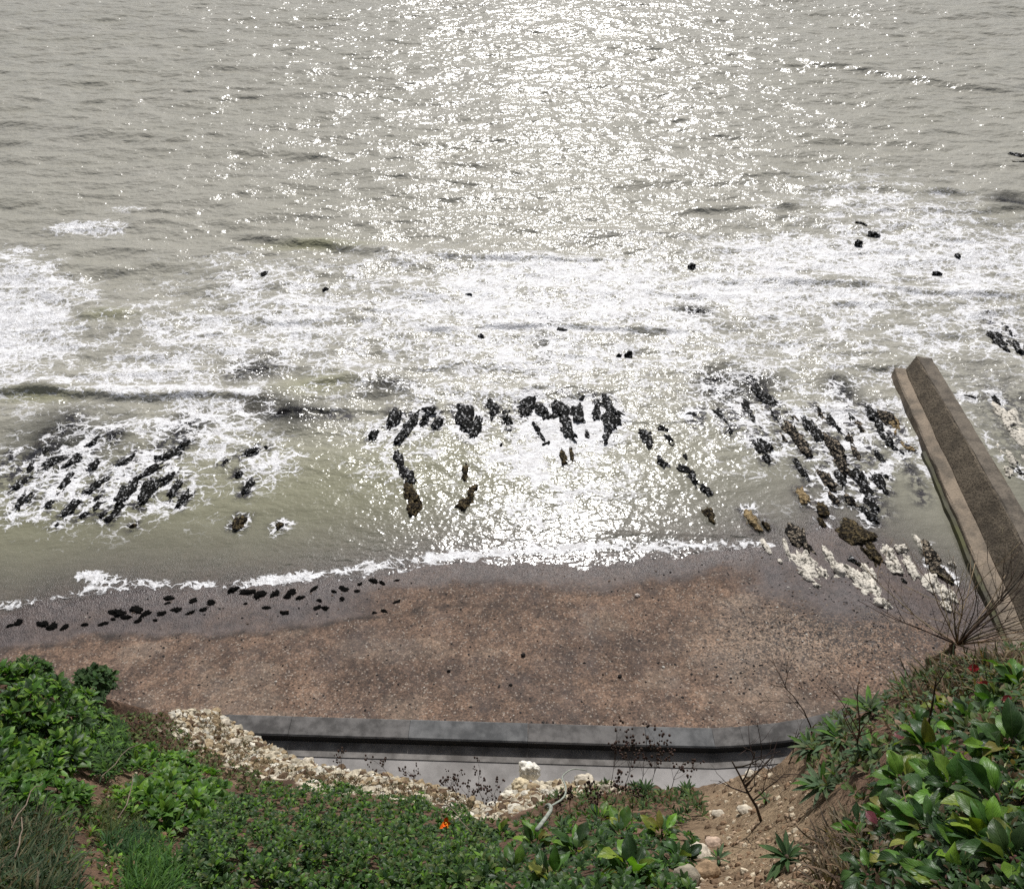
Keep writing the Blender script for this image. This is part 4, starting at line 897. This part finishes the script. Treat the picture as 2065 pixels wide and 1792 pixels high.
shrub('shrub', 'big bright green leafy shrub at the left edge over the beach', 'shrub', [(-158, 1360), (0, 1362), (60, 1368), (130, 1392), (185, 1425), (208, 1475), (205, 1540), (120, 1578), (0, 1592), (-158, 1604)], 680, .20, .085, .20, G_BR + G_MID + G_DK, 1, 9, 80, stems=60)
shrub('shrub', 'small dark round shrub perched on the edge left of the chalk', 'shrub', [(150, 1372), (185, 1362), (215, 1374), (222, 1402), (195, 1424), (150, 1416)], 110, .15, .06, .28, G_DK, 2, 8, 32, 'leaf_matt', stems=16)
shrub('shrub', 'dark green shrub top poking above the big bright one', 'shrub', [(20, 1352), (60, 1345), (95, 1355), (104, 1378), (50, 1380)], 80, .10, .05, .22, G_DK + G_MID[:1], 3, 8, 25, 'leaf_matt', stems=12)
shrub('shrub', 'drooping needle-leaved dark shrub on the right side of the big bright one', 'shrub', [(190, 1440), (240, 1470), (250, 1540), (215, 1590), (180, 1560)], 110, .20, .09, .08, G_MID + G_DK, 4, 12, 35, 'leaf_matt', stems=12, droop=1.6)
shrub('leafy_plant', 'glossy green rosette shrub in the middle of the left slope', 'plant', [(245, 1540), (300, 1520), (380, 1545), (450, 1590), (470, 1650), (420, 1690), (320, 1690), (270, 1640)], 170, .20, .085, .22, G_MID + G_BR[:1], 5, 10, 55, stems=22)
shrub('leafy_plant', 'low green rosettes at the left edge below the big shrub', 'plant', [(-60, 1600), (60, 1590), (170, 1600), (175, 1660), (90, 1670), (-60, 1660)], 110, .12, .08, .22, G_MID + G_BR[1:2], 6, 9, 40, stems=10)
shrub('leafy_plant', 'yellow-green leaf tuft on bare soil between the left shrubs', 'plant', [(225, 1600), (275, 1585), (300, 1630), (270, 1665), (230, 1650)], 26, .07, .06, .18, G_BR, 7, 8, 25, stems=0)
shrub('ground_cover', 'dense carpet of small dull green leaves across the lower slope', 'ground cover', [(380, 1700), (430, 1640), (520, 1605), (620, 1600), (760, 1612), (860, 1632), (950, 1660), (1000, 1700), (1010, 1800), (1000, 1840), (420, 1840), (330, 1800)], 2300, .15, .042, .23, G_MID + G_DULL + G_BR[:1] + G_DK + G_DK, 8, 8, 40, 'leaf', stems=0, kind='stuff', layers=(1, .8, .6, .4))
shrub('creeping_weed', 'brown and green low weeds behind the chalk rubble', 'weeds', [(215, 1450), (330, 1445), (380, 1490), (460, 1540), (600, 1600), (520, 1612), (420, 1580), (300, 1530), (230, 1540)], 420, .07, .045, .22, G_DULL + [(.10, .05, .03), (.07, .045, .028), (.05, .03, .02)], 9, 6, 40, 'leaf_matt', stems=0, kind='stuff')
shrub('creeping_weed', 'brown dry weeds growing through the chalk rubble', 'weeds', [(380, 1450), (450, 1462), (560, 1545), (720, 1575), (860, 1595), (960, 1625), (950, 1650), (840, 1612), (640, 1582), (480, 1545)], 380, .05, .036, .14, [(.12, .075, .045), (.08, .05, .03), (.16, .11, .07), (.06, .06, .03)], 15, 6, 40, 'leaf_matt', stems=0, kind='stuff')
shrub('creeping_weed', 'sparse mixed weeds and dead leaves on the bare left slope', 'weeds', [(90, 1660), (240, 1590), (420, 1700), (420, 1840), (100, 1840)], 190, .05, .045, .18, G_DULL + G_BR[:2] + [(.14, .08, .05), (.20, .13, .08)], 10, 6, 40, 'leaf_matt', stems=0, kind='stuff')
shrub('creeping_weed', 'thin dry weeds and small leaves among the right-hand plants', 'weeds', [(1600, 1540), (1650, 1470), (1760, 1430), (1860, 1370), (1990, 1330), (2090, 1310), (2220, 1310), (2220, 1500), (1900, 1500), (1780, 1560), (1700, 1640)], 330, .07, .045, .2, G_DULL + G_GREY + [(.12, .07, .045), (.19, .14, .09)], 11, 6, 40, 'leaf_matt', stems=0, kind='stuff')
shrub('creeping_weed', 'thin reddish weeds on the edge in front of the promenade', 'weeds', [(1130, 1600), (1230, 1588), (1330, 1596), (1420, 1600), (1420, 1660), (1250, 1660), (1050, 1670)], 230, .08, .05, .14, G_DULL + G_DK + [(.12, .06, .04), (.09, .06, .035)], 12, 6, 30, 'leaf_matt', stems=0, kind='stuff')

shrub('ground_cover', 'low mixed green leaves filling in beneath the central broad-leaved plants', 'ground cover', [(960, 1660), (1100, 1650), (1250, 1640), (1380, 1660), (1420, 1720), (1400, 1850), (980, 1850), (940, 1760)], 460, .03, .045, .22, G_MID + G_DK + G_DK + G_DK, 13, 7, 40, 'leaf', stems=0, kind='stuff', layers=(1, .7, .4))
shrub('ground_cover', 'low mixed green leaves filling in beneath the right-hand clump', 'ground cover', [(1720, 1640), (1790, 1560), (1860, 1440), (1980, 1400), (2120, 1380), (2140, 1850), (1700, 1850)], 560, .015, .034, .22, G_DK + G_DK + [(.03, .055, .02), (.08, .05, .03), (.12, .09, .05)], 14, 6, 40, 'leaf', stems=0, kind='stuff', layers=(1, .7, .4))
shrub('ground_cover', 'mixed low green weeds carrying on over the slope past the right-hand clump', 'ground cover', [(2140, 1335), (2240, 1330), (2500, 1400), (2950, 1490), (2950, 1850), (2150, 1850)], 1500, .07, .065, .25, G_MID + G_DK + G_DULL, 16, 7, 60, 'leaf', stems=0, kind='stuff', layers=(1, .7, .4))
shrub('ground_cover', 'mixed low green weeds carrying on over the slope past the big left shrub', 'ground cover', [(-170, 1385), (-300, 1400), (-850, 1455), (-850, 1850), (-120, 1850), (-120, 1620)], 1100, .14, .08, .23, G_MID + G_DK + G_BR[:1], 17, 7, 60, 'leaf', stems=0, kind='stuff', layers=(1, .7, .4))
# grass tufts
def grass(label, P, n, L, cols, seed, lean=(0, 0), group='grass tufts at the bottom left'):
    rnd = random.Random(seed); mb = MB(); c = tp(sum(p[0] for p in P)/len(P), sum(p[1] for p in P)/len(P))
    for x, y in sample(P, n, rnd):
        p = tp(x, y); nn = tn(x, y); d = nrm(nn*.8 + np.array([rnd.gauss(lean[0], .45), rnd.gauss(lean[1], .45), .7])); l = L*rnd.uniform(.5, 1.15)
        leaf(mb, p, d, nrm(np.array([rnd.gauss(0, 1), rnd.gauss(0, 1), .6])), l, l*.018+.0012, jit(rnd.choice(cols), rnd, .3), rnd.uniform(.8, 2.0), .2, 0, 5, 0, .6, rnd)
    return tag(mb.build('grass_tuft', M['blade'], None, tuple(c)), label, 'grass', group)
grass('bright green fine grass tuft at the bottom, left of the leaf carpet', [(260, 1740), (330, 1735), (370, 1770), (360, 1830), (250, 1830)], 1300, .13, [(.07, .16, .025), (.05, .12, .03)], 21, (.1, -.1))
grass('dark green fluffy grass tuft just above the bright one', [(215, 1700), (290, 1690), (330, 1725), (290, 1750), (220, 1745)], 1000, .11, [(.03, .075, .025), (.04, .10, .03)], 22)
grass('large grey-green grass clump at the bottom left corner', [(-40, 1640), (90, 1640), (135, 1690), (150, 1830), (-40, 1830)], 2200, .14, [(.05, .085, .045), (.035, .065, .03), (.09, .11, .06), (.14, .12, .07)], 23, (.15, -.1))
grass('thin olive grass on soil between the left rosettes', [(150, 1655), (250, 1610), (300, 1680), (210, 1715)], 600, .10, [(.09, .11, .03), (.06, .09, .03)], 24)
grass('dry straw-coloured grass on the right edge under the dead bush', [(1800, 1400), (1900, 1350), (2070, 1330), (2080, 1390), (1960, 1420), (1830, 1440)], 600, .13, [(.16, .11, .07), (.22, .17, .11), (.10, .08, .05), (.05, .08, .035)], 25, (0, 0), 'dry grass on the right edge')
grass('matted dry roots and grass beside the lower right rosette', [(1640, 1700), (1720, 1650), (1770, 1720), (1720, 1792), (1640, 1810)], 300, .09, [(.13, .10, .07), (.20, .15, .10), (.08, .06, .045)], 26, (0, 0), 'dry grass on the right edge')

# broad leaved plants
def broad(px, py, n, L, label, seed, cols=None, group='broad-leaved green plants on the slope', open_=1.15, extra=True, wd_=.27):
    rnd = random.Random(seed); p = tp(px, py); nn = tn(px, py); axis = nrm(nn*.7 + np.array([0, -.05, .8]))
    root = thing('broad_leaved_plant', label, 'plant', tuple(p), group); fol = MB(); cols = cols or (G_BR[:2] + G_MID + G_DK + G_DK + [(.15, .20, .025), (.13, .17, .06), (.17, .17, .04)])
    a = nrm(np.cross(axis, [.3, .8, .2])); b = np.cross(axis, a)
    L *= .64; n = int(n*2.1); open_ = open_*.92
    for k in range(n):
        th = k*2.39996 + rnd.uniform(-.5, .5); e = open_*(.2 + .95*k/n) + rnd.uniform(-.2, .2); rad = math.cos(th)*a + math.sin(th)*b
        d = axis*math.cos(e) + rad*math.sin(e); f = axis*math.sin(e) - rad*math.cos(e); l = L*rnd.uniform(.65, 1.15)
        leaf(fol, p + rad*.012 + axis*rnd.uniform(0, .03), nrm(d + .25*np.array([rnd.gauss(0, 1), rnd.gauss(0, 1), 0])), f + .35*np.array([rnd.gauss(0, 1), rnd.gauss(0, 1), 0]), l*1.35, l*wd_*rnd.uniform(.75, 1.1), jit(rnd.choice(cols), rnd, .35), rnd.uniform(.3, 2.2), rnd.uniform(.05, .5), rnd.uniform(.2, .5), 9, rnd.uniform(.22, .32), .88, rnd)
    fol.build('foliage', M['leaf'], root)
    st = MB()
    for k in range(3):
        d = nrm(axis + np.array([rnd.uniform(-.5, .5), rnd.uniform(-.5, .5), 0])); tube(st, [p-axis*.02, p+d*L*.25, p+d*L*.45+axis*.01], [.006, .005, .003], jit((.10, .05, .04), rnd), 6)
    st.build('stems', M['twig'], root)
    return root
BP = [(1080, 1710, 12, .13, 'broad green plant, upper left in the central leafy patch'), (1165, 1730, 13, .14, 'broad green plant directly behind the pale crooked stem'), (1255, 1695, 13, .14, 'tall upright broad plant at the back of the central leafy patch'), (1335, 1690, 11, .12, 'broad plant at the upper right of the central leafy patch'), (1120, 1790, 12, .13, 'broad plant with pale shiny leaves left of the crooked stem foot'), (1270, 1775, 14, .15, 'biggest dark broad plant right of the crooked stem foot'), (1035, 1765, 10, .11, 'broad plant at the left end of the central leafy patch'), (1365, 1745, 12, .11, 'broad plant at the right end of the central patch beside bare soil'), (1210, 1660, 9, .10, 'small broad plant at the tip of the pale crooked stem'), (1010, 1690, 9, .10, 'small broad plant beside the leaf carpet')]
for i, b in enumerate(BP): broad(*b, 100+i)
RP = [(1850, 1480, 9, .10, 'leafy plant at the upper left corner of the right clump'), (1990, 1560, 10, .11, 'upright leafy plant in the middle of the right clump near the edge'), (1870, 1635, 9, .09, 'dark leafy plant left of the dark centre in the right clump'), (2000, 1700, 10, .10, 'leafy plant right of the pale-edged one, low in the right clump'), (1740, 1690, 8, .07, 'small leafy plant at the lowest left edge of the right clump'), (1925, 1790, 9, .09, 'leafy plant cut off by the bottom edge, middle of the right clump'), (2010, 1440, 9, .10, 'leafy plant under the small red leaf by the dry grass'), (1880, 1530, 14, .125, 'big smooth oval-leaved plant, topmost of the large right-hand clump'), (1825, 1590, 12, .115, 'plant with one upright bright oval leaf left in the right clump'), (1960, 1470, 12, .12, 'broad plant beneath the dry grass at the upper right'), (2045, 1530, 13, .13, 'glossy plant with broad curling leaves against the right edge'), (1930, 1610, 13, .12, 'broad plant in the dark centre of the right clump'), (2020, 1640, 12, .12, 'broad plant with toothed leaf at the right edge, lower down'), (1790, 1660, 12, .095, 'yellow-green curly plant at the left of the right clump'), (1880, 1690, 12, .10, 'broad plant low in the right clump with pale leaf edges'), (1960, 1735, 11, .10, 'broad plant near the bottom right with yellowing leaves'), (2050, 1760, 11, .10, 'broad plant in the bottom right corner'), (1840, 1775, 10, .09, 'dark broad plant at the bottom, left in the right clump'), (2050, 1400, 12, .15, 'broad green plant at the right edge beside the dead bush'), (1905, 1450, 9, .10, 'large-leaved plant rising behind the oval-leaved one'), (1760, 1780, 8, .08, 'small dark plant at the bottom beside matted roots')]
for i, b in enumerate(RP): broad(*b, 200+i, cols=(G_BR+G_MID+[(.12, .17, .02)] if i in (6, 8) else None), group='broad-leaved plants of the right clump')

# narrow-leaved rosettes
def spiky(px, py, n, L, label, seed, cols=G_GREY, wd_=.10, lift=.03):
    rnd = random.Random(seed); p = tp(px, py); nn = tn(px, py); axis = nrm(nn*.6 + np.array([0, 0, .8])); p2 = p + axis*lift
    root = thing('rosette_plant', label, 'plant', tuple(p), 'grey-green narrow-leaved rosettes'); fol = MB()
    rosette(fol, p2, axis, n, L, wd_, cols, rnd, 1.35, .6, 6, .3, 0, 0, .75)
    fol.build('foliage', M['leaf_matt'], root)
    st = MB(); tube(st, [p-axis*.02, p+axis*lift*.5, p2+axis*.01], [.008, .007, .005], (.10, .07, .05), 6); st.build('stems', M['twig'], root)
    return root
SPK = [(1665, 1600, 26, .13, 'grey-green rosette over bare soil, left of the large right clump'), (1755, 1445, 26, .14, 'star-shaped grey-green rosette standing highest against the beach'), (1700, 1500, 34, .15, 'wide feathery grey-green rosette below the highest one'), (1640, 1520, 26, .13, 'shaggy rosette hanging over the promenade corner'), (1590, 1745, 22, .10, 'dark green rosette alone on the bare soil at the bottom'), (1300, 1605, 34, .13, 'dark spiky rosette on the edge against the promenade'), (1385, 1605, 24, .10, 'smaller dark spiky rosette right of the first on the edge'), (1545, 1620, 12, .05, 'tiny grey rosette on bare soil near the dead twig'), (1760, 1530, 24, .11, 'rosette tucked behind the upright oval leaf'), (1135, 1680, 22, .09, 'blue-green spiky rosette among the central broad leaves'), (1830, 1400, 20, .10, 'rosette near the dry grass above the right clump'), (1450, 1745, 12, .07, 'small rosette at the left of the bare soil')]
for i, s in enumerate(SPK): spiky(*s, 300+i, cols=(G_DK+G_GREY[1:2] if i in (4, 5, 6) else G_GREY+G_MID[1:2]))

# dead twiggy plants
def dead(px, py, h, spread, label, seed, col=(.08, .06, .045), depth=3, nb=5, lean=(0, 0, 1), r0=.006, group='dead twiggy stalks on the cliff edge', heads=False, name='dead_stalk', base=None):
    rnd = random.Random(seed); p = tp(px, py) if base is None else base; mb = MB(); hd = MB()
    def grow(p, d, l, r, k):
        n = 4; pts = [p]; q = np.array(p); dd = np.array(d)
        for i in range(n):
            dd = nrm(dd + np.array([rnd.gauss(0, .09), rnd.gauss(0, .09), rnd.gauss(.03, .05)])); q = q + dd*l/n; pts.append(q)
        tube(mb, pts, [r*(1-.55*i/n) for i in range(n+1)], jit(col, rnd, .25), 5)
        if k > 0:
            for j in range(nb if k == depth else rnd.randint(2, 4)):
                t = rnd.uniform(.35, 1); i = min(n-1, int(t*n)); b = pts[i] + (pts[i+1]-pts[i])*(t*n-i if t < 1 else 1)
                s = nrm(np.array([rnd.gauss(0, 1), rnd.gauss(0, 1), rnd.gauss(.1, .5)]))
                grow(b, nrm(dd + s*spread), l*rnd.uniform(.35, .65), r*.5, k-1)
        elif heads:
            for _ in range(3):
                e = pts[-1] + np.array([rnd.gauss(0, .01), rnd.gauss(0, .01), rnd.gauss(0, .008)]); V, Fc = ICO1
                mb.add([tuple(v) for v in V*rnd.uniform(.004, .009)*np.array([1, 1, 1.5]) + e], Fc, jit((.055, .035, .028), rnd))
    grow(p, nrm(np.array(lean, float)), h, r0, depth)
    root = thing(name, label, 'dead plant', tuple(p), group); mb.build('twigs', M['twig'], root)
    return root
# the big leafless bush on the right edge: many stems from one crown
rnd = random.Random(77); base = tp(1915, 1340); root = thing('dead_bush', 'large leafless twiggy bush on the right edge in front of the groyne', 'dead plant', tuple(base)); tw = MB()
tube(tw, [tp(1975, 1345)+np.array([0, 0, .03]), tp(1940, 1340)+np.array([0, 0, .03]), base+np.array([0, 0, .05]), base+np.array([-.03, .02, .13])], [.014, .016, .015, .012], (.13, .085, .05), 7)
tube(tw, [tp(1870, 1338)+np.array([0, 0, .02]), tp(1890, 1335)+np.array([0, 0, .05]), base+np.array([-.02, .01, .12])], [.02, .012, .010], (.10, .07, .04), 7)
crown = base + np.array([0, .02, .12])
def gr(p, d, l, r, k, col):
    pts = [p]; q = p; dd = d
    for i in range(5):
        dd = nrm(dd + np.array([rnd.gauss(0, .10), rnd.gauss(0, .10), rnd.gauss(.02, .06)])); q = q + dd*l/5; pts.append(q)
    tube(tw, pts, [r*(1-.6*i/5) for i in range(6)], jit(col, rnd, .25), 5)
    if k > 0:
        for j in range(rnd.randint(2, 4)):
            i = rnd.randint(1, 4); gr(pts[i], nrm(dd + .7*nrm(np.array([rnd.gauss(0, 1), rnd.gauss(0, 1), rnd.gauss(.2, .6)]))), l*rnd.uniform(.3, .55), r*.5, k-1, col)
for k in range(30):
    a = rnd.uniform(0, 6.28); e = rnd.uniform(.1, 1.5); d = np.array([math.sin(e)*math.cos(a), math.sin(e)*math.sin(a)*.6+.15, math.cos(e)])
    gr(crown, nrm(d), rnd.uniform(.32, .74)*(1.0 if e < 1 else .8), .0031, 2 if k % 2 == 0 else 1, rnd.choice([(.09, .07, .055), (.17, .13, .085), (.27, .21, .13), (.13, .10, .07)]))
tw.build('twigs', M['twig'], root)
dead(1535, 1655, .46, .9, 'tall dead branching twig growing from bare soil before the promenade', 401, (.06, .042, .034), 3, 7, (-.28, .1, 1), .007)
dead(1700, 1560, .42, .45, 'upright brown dead stalk between the two grey rosettes', 402, (.12, .075, .05), 2, 7, (-.03, .05, 1), .005)
dead(1640, 1490, .40, .6, 'leaning dark dead stalk left of the star-shaped rosette', 403, (.07, .05, .04), 2, 5, (-.35, .1, 1), .004)
dead(1868, 1490, .30, .35, 'thin bent dead stalk behind the big oval leaf', 404, (.11, .07, .05), 1, 4, (-.25, .15, 1), .005)
dead(1590, 1540, .25, .8, 'small dead twig at the promenade corner', 405, (.08, .06, .045), 2, 5, (-.1, .1, 1), .003)
HD = [(905, 1607), (925, 1612), (948, 1622), (975, 1628), (790, 1578), (835, 1590), (690, 1562), (1000, 1640)]
for i, (a, b) in enumerate(HD):
    dead(a, b, .24, .55, f'thin dark seed-head stalk, {ORD[sum(1 for q in HD if q[0] < a)]} from the left along the chalk edge', 420+i, (.05, .036, .03), 2, 4, (random.uniform(-.15, .15), .1, 1), .0026, 'seed-head stalks along the chalk edge', True, 'seed_stalk')
H2 = [(1255, 1600), (1285, 1600), (1310, 1602), (1350, 1600), (1225, 1605)]
for i, (a, b) in enumerate(H2):
    dead(a, b, .38, .45, f'tall wispy seed stalk near the dark rosette, {ORD[sum(1 for q in H2 if q[0] < a)]} from the left', 440+i, (.075, .055, .042), 2, 5, (random.uniform(-.12, .12), .1, 1), .0024, 'wispy stalks over the promenade', True, 'seed_stalk')
H3 = [(1150, 1640), (1180, 1632), (1205, 1640), (1240, 1632), (1275, 1640), (1120, 1650)]
for i, (a, b) in enumerate(H3):
    dead(a, b, .17, .3, f'short reddish dry stalk in front of the chalk, {ORD[sum(1 for q in H3 if q[0] < a)]} from left', 460+i, (.13, .06, .035), 2, 3, (0, .1, 1), .0024, 'short reddish dry stalks', True, 'seed_stalk')
for i, (a, b, c_, d_, lab) in enumerate([(0, 1720, 60, 1655, 'pale bare twig arching over the grass at the left edge'), (190, 1600, 260, 1540, 'pale curved twig lying on soil below the big shrub'), (215, 1690, 240, 1620, 'short broken twig sticking from bare soil on the left'), (10, 1792, 25, 1740, 'thin dead stick at the bottom left corner'), (520, 1620, 570, 1590, 'dry twig at the top of the leaf carpet'), (880, 1660, 960, 1760, 'long dry stem bent across the leaf carpet')]):
    p0, p1 = tp(a, b) + tn(a, b)*.10, tp(c_, d_) + tn(c_, d_)*.16; rnd = random.Random(500+i); pts = [p0 + (p1-p0)*t + tn(a, b)*.05*math.sin(t*3.1) + np.array([rnd.gauss(0, .008) for _ in range(3)]) for t in np.linspace(0, 1, 7)]
    m2 = MB(); tube(m2, pts, list(np.linspace(.0035, .0015, 7)), (.17, .135, .10), 6); tag(m2.build('twig', M['twig'], None, tuple(p0)), lab, 'twig', 'bare twigs on the left slope')

rnd = random.Random(91)
STK = [(1700, 1560), (1745, 1640), (1790, 1520), (1850, 1450), (1900, 1400), (1980, 1380), (1690, 1760), (1720, 1700), (1940, 1440), (2030, 1450), (1830, 1700), (1990, 1610)]
for i, (a, b) in enumerate(STK):
    p0 = tp(a, b) + tn(a, b)*.03; d = nrm(np.array([rnd.gauss(0, 1), rnd.gauss(0, .5), rnd.uniform(.2, .9)])); L = rnd.uniform(.10, .22)
    pts = [p0 + d*L*t + np.array([rnd.gauss(0, .006) for _ in range(3)]) for t in np.linspace(0, 1, 6)]
    m2 = MB(); tube(m2, pts, list(np.linspace(.0028, .0012, 6)), jit((.19, .14, .09), rnd), 5)
    tag(m2.build('dry_stalk', M['twig'], None, tuple(p0)), f'short dry brown stalk, {ORD[sum(1 for q in STK if q[0] < a)]} from the left in the right clump', 'dry stalk', 'dry stalks in the right clump')
# pale crooked stem in the central patch
pts = [(1120, 1815), (1132, 1785), (1142, 1765), (1133, 1745), (1128, 1725), (1142, 1705), (1160, 1690), (1166, 1672), (1162, 1655), (1172, 1640), (1190, 1628), (1205, 1626)]
m2 = MB(); W3 = [tp(a, b) + tn(a, b)*(.21 + .03*math.sin(i*.9)) for i, (a, b) in enumerate(pts)]
fine_ = []
for i in range(len(W3)-1):
    for t in (0, .33, .66): 
        a, b = W3[i], W3[i+1]; m0 = (W3[i+1]-W3[max(0, i-1)])/2; m1 = (W3[min(len(W3)-1, i+2)]-W3[i])/2
        fine_.append((2*t**3-3*t**2+1)*a + (t**3-2*t**2+t)*m0 + (-2*t**3+3*t**2)*b + (t**3-t**2)*m1)
tube(m2, fine_, list(np.linspace(.0075, .003, len(fine_))), (.26, .28, .24), 7)
tag(m2.build('crooked_stem', M['twig'], None, tuple(W3[0])), 'pale grey crooked bare stem rising through the central broad leaves', 'stem')
# orange flower
p = tp(897, 1712) + tn(897, 1712)*.13; ax = nrm(tn(897, 1712)*.3 + np.array([0.1, -.7, .55])); fl = thing('orange_flower', 'single orange flower in the green leaf carpet', 'flower', tuple(tp(897, 1712)))
m2 = MB(); rnd = random.Random(9); rosette(m2, p, ax, 8, .040, .30, [(.80, .16, .01), (.72, .10, .008), (.85, .26, .02)], rnd, 1.1, .3, 4, .2); m2.build('petals', M['petal'], fl)
m2 = MB(); V, Fc = ICO2; m2.add([tuple(v) for v in V*.008 + p + ax*.006], Fc, (.55, .25, .02)); m2.build('flower_centre', M['petal'], fl)
m2 = MB(); tube(m2, [tp(897, 1712), (tp(897, 1712)+p)/2+np.array([.01, 0, 0]), p], [.003, .003, .0025], (.07, .12, .03), 5); m2.build('stem', M['twig'], fl)
# red leaves and purple stalks in the right clump
def redleaf(px, py, d, L, lab, col, i):
    p = tp(px, py) + tn(px, py)*.09; m2 = MB(); rnd = random.Random(600+i); leaf(m2, p, np.array(d, float), np.array([0, -.5, .9]), L, L*.28, col, .5, .2, .1, 8, .12, .9, rnd)
    tag(m2.build('red_leaf', M['leaf'], None, tuple(p)), lab, 'leaf', 'red leaves among the right-hand plants')
redleaf(1975, 1392, (.8, -.1, .15), .05, 'bright red leaf at the upper right by the dry grass', (.26, .018, .028), 1)
redleaf(2055, 1475, (.8, .1, .2), .035, 'dark crimson leaf at the right edge below the red one', (.20, .018, .03), 2)
redleaf(2010, 1420, (.6, -.5, .1), .06, 'small red leaf under the dry grass', (.28, .03, .03), 3)
redleaf(1810, 1690, (.25, -.6, .2), .04, 'narrow pinkish purple leaf at the bottom of the right clump', (.13, .03, .045), 4)
redleaf(1835, 1530, (.4, -.6, .3), .04, 'dull purple leaf stalk beside the upright oval leaf', (.16, .05, .06), 5)
